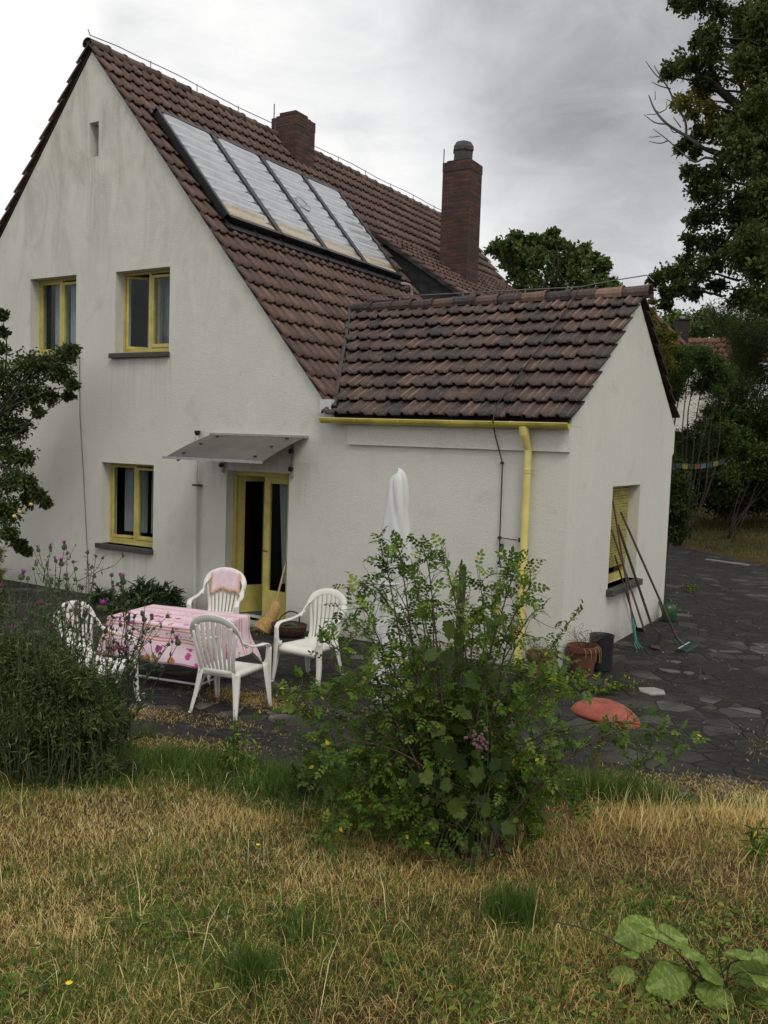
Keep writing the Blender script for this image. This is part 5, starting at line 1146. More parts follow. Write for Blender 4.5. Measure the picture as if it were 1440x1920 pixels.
HEADS = [('bud', head_mesh(False)), ('flower_head', head_mesh(True))]
def thistle(label, heads, bu, bv, D0, loc_r=.22):
    base = hit(bu, bv); o = thing('thistle', label, 'thistle', tuple(base)); O_ = base; st = MB(); nh_ = 0; LP, LD, LN, LS = [], [], [], []
    for (u, v, mg) in heads:
        tip = atD(u, v, D0+random.uniform(-.25, .25)); b0 = base+np.array([random.uniform(-1, 1)*loc_r, random.uniform(-1, 1)*loc_r, 0]); b0[2] = gz(b0[0], b0[1])
        b0[:2] += (tip[:2]-base[:2])*.35
        pts = arc(b0, tip, random.uniform(-.03, .05), n=11, wob=.025); st.tube([p-O_ for p in pts], list(np.linspace(.0065, .0022, 11)), 5)
        subs = [(tip, pts[-1]-pts[-2])]
        for q in range(random.randint(3, 5)):
            k = random.randint(4, 9); e = pts[k]+np.array([random.uniform(-.16, .16), random.uniform(-.16, .16), random.uniform(.06, .24)]); aa = arc(pts[k], e, -.02, n=5, wob=.05); st.tube([p-O_ for p in aa], [.0032, .003, .0025, .002, .0018], 4)
            if random.random() < .75 and px(e)[1] > 1030: subs.append((e, aa[-1]-aa[-2]))
            for j in range(7): LP.append(aa[random.randint(0, 4)]); LD.append(rng.normal(size=3)+[0, 0, .5]); LN.append(rng.normal(size=3)*.5+[0, 0, 1]); LS.append(random.uniform(.02, .05))
        for j in range(46):
            t = random.random()**1.2; k = min(9, int(t*10)); LP.append(pts[k]+(pts[k+1]-pts[k])*random.random()); LD.append(rng.normal(size=3)+[0, 0, .4]); LN.append(rng.normal(size=3)*.5+[0, 0, 1]); LS.append((.10*(1-t)+.03)*random.uniform(.6, 1.3))
        for i, (e, dr_) in enumerate(subs):
            R0 = random.uniform(.8, 1.15); fl = (i == 0 and mg) or random.random() < .12
            if i and not fl and nh_ > 60: continue
            nh_ += 1; src = HEADS[1] if fl else HEADS[0]; c = bpy.data.objects.new(src[0], src[1]); COL.objects.link(c); c.parent = o; c.location = e-O_; c.scale = (R0*(1.7 if i == 0 and mg else 1.05),)*3
            c.rotation_euler = (random.uniform(-.4, .4), random.uniform(-.4, .4), random.uniform(0, 6))
    st.build('stems', M['stemg'], o)
    n = len(LP); leaf_obj('leaves', np.array(LP), np.array(LD), np.array(LN), np.array(LS), T_NARROW, M['thistle'], o, None, 1.5)
H1 = [(72, 1032, 0), (94, 1027, 0), (121, 1027, 1), (126, 1038, 0), (115, 1058, 1), (164, 1036, 0), (180, 1043, 0), (105, 1052, 0), (137, 1054, 0), (63, 1067, 0), (97, 1087, 0), (141, 1087, 0), (177, 1081, 0), (40, 1083, 1), (52, 1085, 0), (88, 1060, 0), (150, 1100, 0), (110, 1110, 0)]
H2 = [(0, 1108, 1), (23, 1188, 1), (10, 1150, 0), (35, 1130, 0), (60, 1150, 0), (-30, 1120, 0), (45, 1170, 0), (80, 1140, 1)]
H3 = [(226, 1078, 0), (231, 1092, 1), (209, 1079, 0), (144, 1148, 1), (159, 1153, 1), (186, 1141, 1), (195, 1142, 1), (240, 1159, 1), (271, 1162, 1), (285, 1155, 0), (272, 1128, 0), (289, 1179, 0), (316, 1209, 0), (334, 1206, 1), (198, 1184, 1), (262, 1200, 0), (240, 1130, 0), (215, 1110, 0), (250, 1180, 0), (300, 1225, 0)]
thistle('tall thistle with green buds in front of the lower window, middle of the thistle bed', H1, 95, 1450, 6.6)
thistle('thistle at the left photo edge with few magenta heads', H2, 20, 1450, 6.2)
thistle('thistle leaning right across the tablecloth with several magenta heads', H3, 165, 1440, 6.5)

def feather():
    bl_ = [(40, 1250, 44), (95, 1265, 46), (55, 1330, 52), (130, 1330, 48), (165, 1375, 42), (190, 1300, 22), (0, 1230, 32), (115, 1240, 20), (155, 1275, 20), (60, 1400, 50), (140, 1415, 42), (205, 1410, 22), (0, 1300, 50), (0, 1400, 55), (212, 1345, 12), (175, 1330, 28), (-50, 1280, 60), (-60, 1400, 60), (185, 1440, 30), (100, 1450, 40), (225, 1440, 20), (240, 1455, 16)]
    o = shrub('feathery_weed', 'feathery grey green weeds filling the bed below the thistles', 'weeds', bl_, 6.35, .4, 74, 38, .046, T_NARROW, 'feather', 60, sb=hit(80, 1455), stem_mat='stemg', sr=.005, jit=.2, up=.1)
    P, D, Nn, S = [], [], [], []; segs = []
    for k in range(150):
        u = random.gauss(90, 70); vt = random.uniform(1075, 1320)+max(0, abs(u-70)-40)*1.0
        if u > 235: continue
        D0 = 6.35+random.uniform(-.45, .45); tip = atD(u, vt, D0); b0 = atD(u*.8+20+random.gauss(0, 12), 1440, D0); b0[2] = gz(b0[0], b0[1]); pts = arc(b0, tip, .02, n=9, wob=.04); segs.append((pts, .004, .0015))
        for j in range(60): s = random.uniform(.25, 1); i = min(7, int(s*8)); P.append(pts[i]+(pts[i+1]-pts[i])*random.random()); D.append(rng.normal(size=3)*.7+[0, 0, .7]); Nn.append(rng.normal(size=3)); S.append(random.uniform(.025, .07)*(1.2-.5*s))
    branches(o, segs, 'upright_stems', 'stemg', 4); leaf_obj('fine_leaves', np.array(P), np.array(D), np.array(Nn), np.array(S), T_NARROW, M['feather'], o, None, .9)
feather()
# --- rose bush --------------------------------------------------------------------
RB = hit(868, 1592); RD = fd(RB)
def rose():
    o = thing('rose_bush', 'sprawling rose bush with arching canes in the middle of the lawn edge', 'bush', tuple(RB)); O_ = RB
    tips = [(745, 1022), (716, 1040), (690, 1092), (770, 1068), (800, 1050), (832, 1052), (860, 1100), (900, 1092), (652, 1160), (672, 1130), (618, 1215), (560, 1300), (540, 1340), (600, 1290), (972, 1062), (1000, 1095), (940, 1100), (1012, 1140), (985, 1190), (1030, 1210), (930, 1170), (1040, 1262), (1060, 1300), (1230, 1372), (1290, 1392), (1180, 1400), (600, 1480), (625, 1400), (660, 1340), (645, 1260), (700, 1210), (755, 1160), (810, 1130), (870, 1170), (760, 1240), (840, 1230), (910, 1250), (970, 1270), (1010, 1340), (1060, 1380), (1040, 1440), (1000, 1500), (700, 1290), (690, 1390), (680, 1460), (740, 1340), (800, 1300), (870, 1320), (940, 1350), (720, 1520), (780, 1440), (990, 1420), (900, 1420), (660, 1500), (1060, 1500), (595, 1370), (735, 1100), (890, 1140), (780, 1120), (1025, 1290), (950, 1210), (720, 1260), (660, 1300), (640, 1540), (690, 1565), (740, 1575), (620, 1500), (600, 1450), (575, 1420), (615, 1560), (650, 1470), (790, 1560), (830, 1575), (900, 1560), (950, 1550), (990, 1555), (715, 1490), (765, 1510), (820, 1500), (870, 1480), (930, 1490), (975, 1460), (840, 1420), (760, 1400), (710, 1420), (1020, 1540), (670, 1430), (880, 1370)]
    segs = []; LP, LD, LN, LS, LT = [], [], [], [], []; tw = []
    for (u, v) in tips:
        tip = atD(u, v, RD+random.uniform(-.45, .5)); b0 = RB+np.array([random.uniform(-.22, .22), random.uniform(-.2, .2), 0]); b0[2] = gz(b0[0], b0[1])-.02
        far = abs(u-860)/400; mid_ = b0*.45+tip*.55+np.array([0, 0, .10+.22*far]); pts = smooth([b0, b0*.75+mid_*.25+np.array([0, 0, .12]), mid_, tip*.7+mid_*.3+np.array([0, 0, .05]), tip], 5); n = len(pts)
        segs.append((pts, .0075, .002)); t0 = random.random()
        L = sum(np.linalg.norm(pts[i+1]-pts[i]) for i in range(n-1)); nt_ = int(9+12*L)
        for k in range(nt_):
            s = random.uniform(.22, 1.0); i = min(n-2, int(s*(n-1))); p = pts[i]+(pts[i+1]-pts[i])*random.random(); ax = unit(pts[i+1]-pts[i])
            tl_ = random.uniform(.06, .26)*(1.15-.5*s); d = unit(ax*.7+rng.normal(size=3)*.75+np.array([0, 0, .15])); e = p+d*tl_; e[2] -= .12*tl_; tw.append((arc(p, e, .01, n=4, wob=.04), .0025, .0012))
            for q in range(3 if s < .85 else 5):
                # a compound leaf: rachis with paired leaflets
                hz = p[2]-RB[2]; dn_ = (1 if hz < .85 else .62 if hz < 1.1 else .38)*(.45 if u > 1050 else .55 if u < 672 else 1)
                if random.random() > dn_: continue
                r0 = p+(e-p)*random.uniform(.2, 1); rd = unit(d*.5+rng.normal(size=3)*.7+np.array([0, 0, -.05])); nn = unit(rng.normal(size=3)*.45+np.array([0, 0, 1])); nn = unit(nn-rd*np.dot(nn, rd)); sd = np.cross(rd, nn); rl = random.uniform(.05, .09); lt = np.clip(t0*.35+random.random()*.6, 0, .935)
                ls = random.uniform(.022, .036)
                for j in range(3):
                    for sg in (-1, 1): LP.append(r0+rd*rl*(.3+.3*j)); LD.append(sd*sg+rd*.45-nn*.15); LN.append(nn+rng.normal(size=3)*.2); LS.append(ls); LT.append(lt if random.random() > .026 else random.uniform(.955, 1))
                LP.append(r0+rd*rl*1.0); LD.append(rd-nn*.2); LN.append(nn); LS.append(ls*1.15); LT.append(lt)
    branches(o, segs, 'canes', 'stemr', 5); branches(o, tw, 'twigs', 'stemg', 3)
    leaf_obj('leaves', np.array(LP), np.array(LD), np.array(LN), np.array(LS), (T_SIMPLE[0], T_SIMPLE[1]), M['rose'], o, np.array(LT), 1.25)
    mb = MB()
    for k in range(26):
        c = atD(898+random.gauss(0, 10), 1388+random.gauss(0, 11), RD-.42)-O_; mb.lathe([(0, -.008), (.009, -.002), (.008, .006), (0, .010)], c, 6)
    mb.build('faded_blossom', simple('faded_pink_blossom', (.16, .06, .10), .8, .4, 30), o)
rose()
def vine():
    o = thing('wild_vine', 'vine with large lobed leaves hanging in the front of the rose bush', 'vine', tuple(RB+np.array([.12, -.35, 0]))); base = np.array(o.location); base[2] = gz(base[0], base[1]); spots = []
    for (u, v, r, n) in ((878, 1420, 45, 16), (905, 1380, 30, 8), (860, 1480, 45, 16), (905, 1500, 45, 14), (850, 1560, 40, 12), (900, 1560, 35, 8), (825, 1375, 25, 6), (930, 1440, 30, 8), (845, 1185, 22, 5), (838, 1225, 22, 5), (900, 1265, 16, 3), (790, 1460, 30, 6), (810, 1530, 30, 7), (870, 1350, 26, 5), (955, 1410, 20, 4)):
        for k in range(int(n*.7)): spots.append(atD(u+random.gauss(0, r*.6), v+random.gauss(0, r*.6), RD-.42+random.uniform(-.15, .25)))
    P = np.array(spots); n = len(P); toc = unit(CAM-P)*np.array([1, 1, .3]); Nn = unit(toc*.9+rng.normal(size=(n, 3))*.45+np.array([0, 0, .6])); D = rng.normal(size=(n, 3))*.5+np.array([0, 0, -.8])
    leaf_obj('leaves', P, D, Nn, rng.uniform(.055, .105, n), T_PALM, M['vine'], o, None)
    branches(o, [(smooth([base+rng.normal(size=3)*[.2, .15, 0], base*.5+q*.5+rng.normal(size=3)*.08+np.array([0, .1, .1]), q], 5), .0022, .0014) for q in spots[::4]], 'tendrils', 'stemg', 4)
vine()
# --- broad leaved sapling, bottom right -----------------------------------------------
def sapling():
    base = hit(1330, 1860); o = thing('hazel_sapling', 'low hazel sapling with broad serrated leaves in the bottom right corner', 'sapling', tuple(base)); Dz = fd(base)-.12
    L = [(1192, 1752, 95, -160, .30), (1205, 1742, 55, 60, .2), (1262, 1758, 80, 20, .3), (1252, 1840, 95, 200, .25), (1330, 1822, 85, 60, .3), (1405, 1825, 80, 150, .2), (1232, 1905, 110, 150, .25), (1290, 1885, 70, 40, .2), (1395, 1895, 80, -20, .3), (1310, 1905, 70, 80, .2), (1440, 1800, 70, 10, .3), (1180, 1790, 45, 110, .2), (1360, 1760, 30, 80, .3), (1350, 1930, 90, 60, .2), (1425, 1870, 60, 100, .2), (1200, 1940, 90, 180, .2), (1450, 1930, 90, 30, .2), (1278, 1935, 80, 90, .1), (1165, 1830, 55, 170, .2), (1300, 1790, 60, 45, .2), (1380, 1790, 65, 120, .2), (1215, 1860, 60, 200, .2), (1340, 1870, 75, -30, .2), (1160, 1900, 60, 160, .2), (1440, 1840, 80, 60, .2), (1120, 1935, 60, 170, .2), (1320, 1950, 90, 45, .2)]
    P, D, Nn, S = [], [], [], []; segs = []; hub = atD(1330, 1840, Dz)
    for (u, v, s_, an, lf) in L:
        a = R_(an); d = rgt*math.cos(a)*1+(-fwd*.0+np.array([fwd[0], fwd[1], 0]))*math.sin(a)*.9; d = d+np.array([0, 0, -.15]); c = atD(u, v, Dz+random.uniform(-.1, .1)); sz = s_*Dz/FPX*.92; d = unit(d); p = c-d*sz*.5; P.append(p); D.append(d); Nn.append(np.array([0, 0, 1])+rng.normal(size=3)*.25-fwd*.35); S.append(sz); segs.append((smooth([base+rng.normal(size=3)*[.03, .03, 0], base*.5+p*.5+np.array([0, 0, .05]), p], 4), .004, .0018))
    segs.append((smooth([atD(1150, 1762, Dz), atD(1100, 1742, Dz+.1), atD(1040, 1728, Dz+.25)], 4), .004, .003)); segs.append((smooth([atD(1150, 1762, Dz), atD(1170, 1775, Dz), base], 4), .004, .005))
    lo = leaf_obj('leaves', np.array(P), np.array(D), np.array(Nn), np.array(S), T_BROAD, M['bram'], o, None, 1.0, BROAD_VEIN); branches(o, segs, 'stems', 'stemg', 5)
sapling()
# --- weeds ---------------------------------------------------------------------------
def weed(label, bu, bv, tips, leafT, size, mat, nl, Dj=.1, name='weed', wf=1.0):
    base = hit(bu, bv); D0 = fd(base); o = thing(name, label, 'weed', tuple(base)); segs = []; P, D, Nn, S = [], [], [], []
    for (u, v) in tips:
        tip = atD(u, v, D0+random.uniform(-Dj, Dj)); pts = arc(base+rng.normal(size=3)*[.05, .05, 0], tip, .02, n=9, wob=.04); segs.append((pts, .004, .0015))
        for k in range(nl): s = random.uniform(.2, 1); i = min(7, int(s*8)); P.append(pts[i]+(pts[i+1]-pts[i])*random.random()); D.append(rng.normal(size=3)+[0, 0, .1]); Nn.append(rng.normal(size=3)*.4+[0, 0, 1]); S.append(size*random.uniform(.5, 1.2)*(1.15-.4*s))
    branches(o, segs, 'stems', 'stemg', 4); leaf_obj('leaves', np.array(P), np.array(D), np.array(Nn), np.array(S), leafT, M[mat], o, None, wf)
weed('dark spiky weed on the lawn edge in front of the nearest chair', 440, 1462, [(440, 1330), (450, 1345), (432, 1360), (462, 1380), (420, 1390), (445, 1375), (455, 1400), (410, 1420), (475, 1425)], T_NARROW, .06, 'rose', 60, wf=1.4)
weed('bright green leafy sprout left of the rose bush', 585, 1500, [(598, 1395), (572, 1410), (590, 1430), (548, 1440), (612, 1440), (560, 1470)], T_SIMPLE, .085, 'vine', 14)
weed('yellow green seedling beside the dark spiky weed', 470, 1440, [(455, 1385), (480, 1395), (490, 1420), (465, 1405)], T_SIMPLE, .06, 'bram', 12)
weed('low weed growing from the paving beside the empty chair', 640, 1215, [(612, 1180), (650, 1170), (672, 1168), (690, 1180), (630, 1190), (660, 1190), (705, 1175)], T_NARROW, .08, 'rose', 30, wf=1.5)
weed('weed tuft between the chair legs and the rose bush', 540, 1312, [(500, 1292), (520, 1280), (545, 1275), (560, 1290), (530, 1300), (575, 1300)], T_SIMPLE, .045, 'rose', 26)
weed('thin weeds along the paving joint far behind the watering can', 1290, 1112, [(1275, 1102), (1290, 1095), (1305, 1098), (1320, 1104)], T_SIMPLE, .07, 'rose', 26)
weed('small weeds in the paving right of the watering can', 1262, 1145, [(1258, 1132), (1270, 1135), (1285, 1140), (1300, 1150), (1310, 1148)], T_SIMPLE, .06, 'rose', 24)
weed('weeds around the stem of the mushroom ornament', 1190, 1440, [(1160, 1405), (1200, 1395), (1230, 1405), (1270, 1395), (1210, 1420), (1240, 1385), (1300, 1405)], T_SIMPLE, .035, 'rose', 26)
weed('green shoots on the right edge of the lawn near the dry grass', 1415, 1620, [(1400, 1560), (1425, 1550), (1440, 1580), (1410, 1590)], T_NARROW, .10, 'rose', 26)
weed('small dark clover patch in the middle of the dry lawn', 1235, 1720, [(1200, 1700), (1225, 1690), (1250, 1700), (1215, 1715)], T_SIMPLE, .035, 'rose', 30)
weed('rambling leafy weed on the paving behind the mushroom ornament', 1110, 1300, [(1040, 1248), (1062, 1256), (1085, 1262), (1100, 1252), (1125, 1262), (1150, 1266), (1180, 1268), (1205, 1276), (1225, 1284), (1160, 1285), (1090, 1278), (1050, 1272), (1190, 1290), (1030, 1262), (1000, 1258)], T_SIMPLE, .05, 'rose', 60, .3)
# yellow lawn flowers
for k, (u, v, lab) in enumerate(((483, 1610, 'yellow flower alone in the dry lawn left of centre'), (129, 1884, 'pale yellow flower near the bottom left corner'), (518, 1562, 'tiny orange flower below the green grass edge'))):
    g = hit(u, v); o = thing('lawn_flower', lab, 'flower', tuple(g)); mb = MB()
    for q in range(9):
        a = q*.7; w = np.array([math.cos(a), math.sin(a), 0]); n_ = np.array([-w[1], w[0], 0]); r = .014 if k != 2 else .008; mb.add([np.array([0, 0, .075]), w*r*.6+n_*.004+np.array([0, 0, .078]), w*r+np.array([0, 0, .082]), w*r*.6-n_*.004+np.array([0, 0, .078])], [(0, 1, 2, 3)])
    mb.build('petals', M['flower_y'], o); mb = MB(); mb.tube([(0, 0, 0), (.004, 0, .04), (0, 0, .075)], .0015, 4); mb.build('stem', M['stemg'], o)
# --- grass ---------------------------------------------------------------------------
def blades(name, P, h, w, lean, tint, mat, kind='stuff', parent=None):
    n = len(P); P = P.copy(); az = rng.uniform(0, 2*np.pi, n); d = np.stack([np.cos(az), np.sin(az), np.zeros(n)], 1); fa = rng.uniform(0, 2*np.pi, n); sd = np.stack([np.cos(fa), np.sin(fa), np.zeros(n)], 1)*w[:, None]*.5
    H = h[:, None]; Ln = lean[:, None]; up_ = np.array([0, 0, 1.]); c1 = np.sqrt(np.maximum(0, 1-Ln**2))
    mid_ = P+up_*H*.55*np.sqrt(np.maximum(.02, 1-(Ln*.6)**2))+d*H*Ln*.35; tip = P+up_*H*np.maximum(.03, c1)*.98+d*H*Ln
    if parent is not None: off = np.array(parent.location); P = P-off; mid_ = mid_-off; tip = tip-off
    V = np.stack([P-sd, P+sd, mid_+sd*.8, mid_-sd*.8, tip], 1).reshape(-1, 3); o5 = np.arange(n)[:, None]*5
    return_ = np_obj(name, V, [o5+np.array([[0, 1, 2, 3]]), o5+np.array([[3, 2, 4]])], mat, parent, np.concatenate([tint, tint]))
    if kind: tag(return_, kind=kind)
    return return_
def fbm(x, y, s, seed=0):
    v = 0
    for k in range(5):
        f = s*1.9**k; a = seed*1.3+k*2.1; v = v+(.62**k)*np.sin(x*f*math.cos(a)+y*f*math.sin(a)+seed*3+k)*np.cos(y*f*math.cos(a*1.7)-x*f*math.sin(a*1.7)+k*2.2)
    return v
def ground_pts(n, dens):
    out = []; tot = 0
    while tot < n:
        m = 400000; x = rng.uniform(-11, 3.0, m); y = rng.uniform(-9.0, -1.5, m); dl = dlawn(x, y); r = np.hypot(x-CAM[0], y-CAM[1])
        keep = (dl > -.05) & (r > 1.4) & (rng.random(m) < dens(x, y, dl, r)); p = np.stack([x[keep], y[keep]], 1); out.append(p); tot += len(p)
    p = np.concatenate(out)[:n]; return p
def V3(p, dz=0): return np.stack([p[:, 0], p[:, 1], terr(p[:, 0], p[:, 1])+dz], 1)
near = lambda r: np.clip((3.0/np.maximum(r, 1.6))**1.2, 0, 1)
green = lambda x, y, dl: fbm(x, y, 2.1, 2)*.45+fbm(x, y, 6.3, 12)*.28+.75*np.exp(-((x+2.2)**2+(y+7.1)**2)/.7)+.45*np.exp(-((x+.5)**2+(y+6.3)**2)/1.5)
def zone(x, y, dl): return np.where(x < -2.2, 1.12+.25*np.sin(x*1.9)+.12*np.sin(x*5), np.where(x < -1.2, .8*(-1.2-x), 0)+.05)
# dry turf
p = ground_pts(230000, lambda x, y, dl, r: near(r)*np.where((x > -2.1+.4*np.sin(y*3)) & (dl > 1.25), np.clip(.30+.5*fbm(x, y, 2.6, 41), .08, 1), 1)*np.where(dl > zone(x, y, dl)*.75, 1, .15)); dl = dlawn(p[:, 0], p[:, 1]); g = green(p[:, 0], p[:, 1], dl); n = len(p)
patch = np.clip(fbm(p[:, 0], p[:, 1], 3.1, 5)*.5+.5, 0, 1)
big = fbm(p[:, 0], p[:, 1], 1.3, 31); t = np.clip(rng.beta(1.6, 2.0, n)*.60+patch*.10+.10*big-.02, 0, .70); isg = rng.random(n) < np.clip(.16+.34*(g-.15), .07, .65); t[isg] = rng.uniform(.74, 1, isg.sum())
h = rng.uniform(.012, .042, n)*(1+.9*patch); h[isg] *= 1.3
blades('dry_grass', V3(p), h, rng.uniform(.0014, .0034, n), rng.uniform(.35, .995, n), t, M['dry'])
# straw lying flat
p = ground_pts(70000, lambda x, y, dl, r: near(r)*np.where((x > -2.2) & (dl > 1.2), 1, .45)*np.where(dl > zone(x, y, dl)*.8, 1, .1)); n = len(p); t = np.clip(rng.beta(3, 2, n)*.72, 0, .70)*np.where(p[:, 0] > -2.2, .62, 1)
blades('fallen_straw', V3(p, .008+rng.uniform(0, .022, n)), rng.uniform(.025, .10, n)*np.where(rng.random(n) < .06, 2.2, 1), rng.uniform(.0014, .0032, n), rng.uniform(.9, .998, n), t, M['dry'])
# taller dry stalks on the right and along the lip of the slope
p = ground_pts(10000, lambda x, y, dl, r: np.where((x > -1.9) & (dl < 1.3+.6*np.sin(x*2.4)), np.clip(.25+(x+1.9)*.6, .1, 1), .03)*np.where(fbm(x, y, 2.2, 9) > -.1, 1, .15)); n = len(p)
blades('tall_dry_grass', V3(p), rng.uniform(.06, .28, n), rng.uniform(.002, .004, n), rng.uniform(.3, .97, n), np.clip(rng.beta(3, 2, n)*.72, 0, .7), M['dry'])
# green grass along the foot of the slope and in patches
p = ground_pts(80000, lambda x, y, dl, r: np.where(dl < zone(x, y, dl), 1, .0)*np.where(fbm(x, y, 3.3, 4) > -.45, 1, .3)); n = len(p); dl = dlawn(p[:, 0], p[:, 1])
blades('green_grass', V3(p), rng.uniform(.08, .34, n)*(1-.4*(dl > .75))*(.75+.35*np.clip(fbm(p[:, 0], p[:, 1], 1.7, 6), -1, 1)), rng.uniform(.003, .006, n), rng.uniform(.15, .92, n), rng.beta(2, 2.3, n), M['grassg'])
p = ground_pts(34000, lambda x, y, dl, r: near(r)*np.clip((green(x, y, dl)-.12)*1.6, .04, 1)); n = len(p)
blades('green_grass', V3(p), rng.uniform(.03, .15, n)*(.7+.6*rng.random(n)), rng.uniform(.0022, .0045, n), rng.uniform(.1, .9, n), rng.beta(2, 2, n), M['grassg'])
# low broadleaved weeds among the straw, thicker towards the lower right
p = ground_pts(14000, lambda x, y, dl, r: near(r)*np.clip(fbm(x, y, 2.7, 21)*.8+.9*np.exp(-((x+.5)**2+(y+6.2)**2)/1.3)+.35*np.exp(-((x+2.6)**2+(y+7.5)**2)/.8)-.25, .015, 1)); n = len(p)
tag(leaf_obj('ground_weeds', V3(p, .01)+np.stack([0*p[:, 0], 0*p[:, 0], rng.uniform(0, .05, n)], 1), rng.normal(size=(n, 3))*[1, 1, .3], rng.normal(size=(n, 3))*.35+np.array([0, 0, 1]), rng.uniform(.012, .036, n), T_SIMPLE, M['rose'], None, rng.random(n)*.93, 1.3), kind='stuff')
# long single stalks
p = ground_pts(260, lambda x, y, dl, r: near(r)); n = len(p); blades('seed_stalks', V3(p), rng.uniform(.18, .42, n), np.full(n, .003), rng.uniform(.3, .97, n), rng.uniform(.5, .7, n), M['dry'])
def tuft(label, u, v, n, r, h0, h1):
    b = hit(u, v); o = thing('grass_tuft', label, 'grass tuft', tuple(b)); q = rng.normal(size=(n, 2))*r+b[:2]; blades('grass_blades', V3(q), rng.uniform(h0, h1, n), rng.uniform(.003, .005, n), rng.uniform(.05, .6, n), rng.beta(2, 2.5, n)*.9, M['grassg'], None, o)
tuft('dark green upright grass tuft in the middle of the dry lawn', 965, 1738, 700, .055, .10, .26)
tuft('small green grass tuft left of the dark upright one', 565, 1765, 300, .06, .06, .16)
tuft('thin grass tuft on the paving joint below the left chair', 268, 1385, 160, .05, .05, .16)
tuft('grass tuft near the bottom centre edge of the lawn', 470, 1850, 500, .055, .08, .2)
# far lawn
m = 60000; x = rng.uniform(-12, 8, m); y = rng.uniform(9, 27, m); d2 = dfar(x, y); k_ = (d2 > -.15+.12*np.sin(x*4)) & (rng.random(m) < np.clip(d2*2, .25, 1)); p = np.stack([x[k_], y[k_]], 1); n = len(p)
blades('far_lawn_grass', V3(p), rng.uniform(.05, .14, n), rng.uniform(.010, .02, n), rng.uniform(.1, .9, n), np.clip(.5+.4*fbm(p[:, 0], p[:, 1], .9, 3)+rng.normal(size=n)*.15, 0, 1), M['fargrass'])
# litter of leaves and chips on the terrace
def litter():
    m = 6000; x = rng.uniform(-8.5, .8, m); y = rng.uniform(-4.9, 7, m); ok = (dlawn(x, y) < .05) & ~((y > -.02) & (x < EX+.05)); ok &= (rng.random(m) < np.where(fbm(x, y, 1.3, 8) > .25, 1, .22)); x, y = x[ok], y[ok]; n = len(x)
    P = np.stack([x, y, np.full(n, .011)], 1); az = rng.uniform(0, 6.28, n); D = np.stack([np.cos(az), np.sin(az), rng.uniform(0, .15, n)], 1); Nn = rng.normal(size=(n, 3))*.15+np.array([0, 0, 1])
    t = rng.random(n)*.8; t[rng.random(n) < .07] = 1; o = leaf_obj('leaf_litter', P, D, Nn, rng.uniform(.012, .045, n), T_SIMPLE, M['debris'], None, t); tag(o, kind='stuff')
    # needle drifts under the table
    m = 9000; c = [(-6.3, -4.0, .7, .12, .25), (-5.6, -3.0, .35, .12, .1), (-5.4, -4.5, .5, .10, .5), (-1.2, -2.6, .55, .14, .3), (-.6, -1.3, .3, .3, 0), (-2.4, -3.2, .5, .12, .4)]; PP = []
    for (cx, cy, sx, sy, an) in c:
        a = rng.normal(size=(m//6, 2))*[sx, sy]; PP.append(np.stack([cx+a[:, 0]*math.cos(an)-a[:, 1]*math.sin(an), cy+a[:, 0]*math.sin(an)+a[:, 1]*math.cos(an)], 1))
    q = np.concatenate(PP); q = q[dlawn(q[:, 0], q[:, 1]) < .1]; n = len(q); P = np.stack([q[:, 0], q[:, 1], np.full(n, .010)+rng.uniform(0, .012, n)], 1)
    blades('needle_drift', P, rng.uniform(.02, .06, n), rng.uniform(.003, .006, n), np.full(n, .995), rng.uniform(0, .45, n), M['dry'])
litter()
# ================================================================== CAMERA, SKY, LIGHT
cam = bpy.data.cameras.new('camera'); co_ = bpy.data.objects.new('camera', cam); COL.objects.link(co_)
cam.sensor_fit = 'VERTICAL'; cam.sensor_height = 36; cam.lens = 36*FPX/1920; cam.clip_end = 2000; cam.clip_start = .05
Rw = Matrix(((RM[0][0], RM[1][0], -RM[2][0]), (RM[0][1], RM[1][1], -RM[2][1]), (RM[0][2], RM[1][2], -RM[2][2])))
co_.matrix_world = Matrix.Translation(Vector(CAM)) @ Rw.to_4x4(); bpy.context.scene.camera = co_
W = bpy.data.worlds.new('World'); bpy.context.scene.world = W; W.use_nodes = True; nt = W.node_tree; nt.nodes.clear()
out = nt.nodes.new('ShaderNodeOutputWorld'); bg = nt.nodes.new('ShaderNodeBackground'); nt.links.new(bg.outputs[0], out.inputs[0])
sun_el, sun_az = R_(52), R_(128)     # azimuth measured from +Y towards +X
sky = N(nt, 'ShaderNodeTexSky', sky_type='NISHITA'); sky.sun_disc = False; sky.sun_elevation = sun_el; sky.sun_rotation = sun_az; sky.air_density = 1.2; sky.dust_density = 3
tc = N(nt, 'ShaderNodeTexCoord'); v = tc.outputs['Generated']
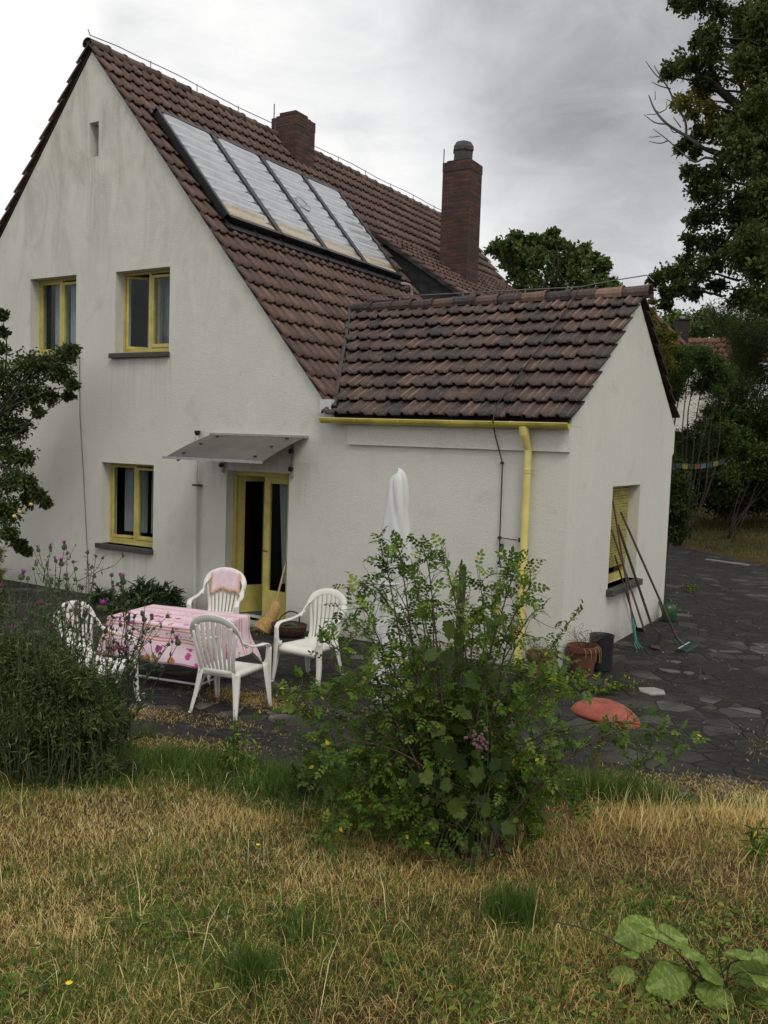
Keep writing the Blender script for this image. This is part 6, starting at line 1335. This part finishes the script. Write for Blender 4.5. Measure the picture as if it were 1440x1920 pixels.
# cloud sheet: directions projected on a flat layer overhead
sp = N(nt, 'ShaderNodeSeparateXYZ'); nt.links.new(v, sp.inputs[0])
z = math_(nt, 'ADD', math_(nt, 'MAXIMUM', sp.outputs[2], 0.0), .22)
cb = N(nt, 'ShaderNodeCombineXYZ'); nt.links.new(math_(nt, 'DIVIDE', sp.outputs[0], z), cb.inputs[0]); nt.links.new(math_(nt, 'DIVIDE', sp.outputs[1], z), cb.inputs[1])
n1 = noise(nt, cb.outputs[0], 1.9, 7, .55, .6); n2 = noise(nt, cb.outputs[0], .5, 3, .5, .2)
def lobe(u, v_, width):
    d = unit(ray(u, v_)); dp = N(nt, 'ShaderNodeVectorMath', operation='DOT_PRODUCT'); nt.links.new(v, dp.inputs[0]); dp.inputs[1].default_value = tuple(d)
    mr = N(nt, 'ShaderNodeMapRange', interpolation_type='SMOOTHSTEP'); nt.links.new(math_(nt, 'ADD', dp.outputs['Value'], math_(nt, 'MULTIPLY', math_(nt, 'SUBTRACT', n1, .5), (1-math.cos(R_(width)))*1.2)), mr.inputs[0])
    mr.inputs[1].default_value = math.cos(R_(width)); mr.inputs[2].default_value = 1.0; return mr.outputs[0]
val = math_(nt, 'ADD', .635, math_(nt, 'MULTIPLY', math_(nt, 'SUBTRACT', n1, .5), .62))
val = math_(nt, 'ADD', val, math_(nt, 'MULTIPLY', math_(nt, 'SUBTRACT', n2, .5), .25))
n3 = noise(nt, cb.outputs[0], 5.5, 8, .6, .8); val = math_(nt, 'ADD', val, math_(nt, 'MULTIPLY', math_(nt, 'SUBTRACT', n3, .5), .24))
for (u, v_, w, a) in SKYLOBES:
    val = math_(nt, 'ADD', val, math_(nt, 'MULTIPLY', lobe(u, v_, w), a))
val = math_(nt, 'MINIMUM', math_(nt, 'MAXIMUM', val, .16), .95)
ccol = ramp(nt, val, [(.15, (.93, .95, 1.0)), (.5, (.985, .995, 1.02)), (.95, (1.01, 1.0, .97))])
cm = N(nt, 'ShaderNodeVectorMath', operation='SCALE'); nt.links.new(ccol, cm.inputs[0]); nt.links.new(math_(nt, 'MULTIPLY', val, SKYK), cm.inputs['Scale'])
nt.links.new(mix(nt, .965, sky.outputs[0], cm.outputs[0]), bg.inputs[0]); bg.inputs[1].default_value = .1
sd = bpy.data.lights.new('sun', 'SUN'); sd.energy = 1.2; sd.angle = R_(22); sd.color = (1, .95, .86); so = bpy.data.objects.new('sun', sd); COL.objects.link(so)
so.location = (6, -3, 20); d = Vector((math.sin(sun_az)*math.cos(sun_el), math.cos(sun_az)*math.cos(sun_el), math.sin(sun_el))); so.rotation_euler = d.to_track_quat('Z', 'Y').to_euler()
sc = bpy.context.scene; sc.view_settings.view_transform = 'Standard'; sc.view_settings.look = 'None'; sc.view_settings.gamma = 1; sc.view_settings.exposure = EXPO
sc.cycles.max_bounces = 8; sc.cycles.transparent_max_bounces = 12
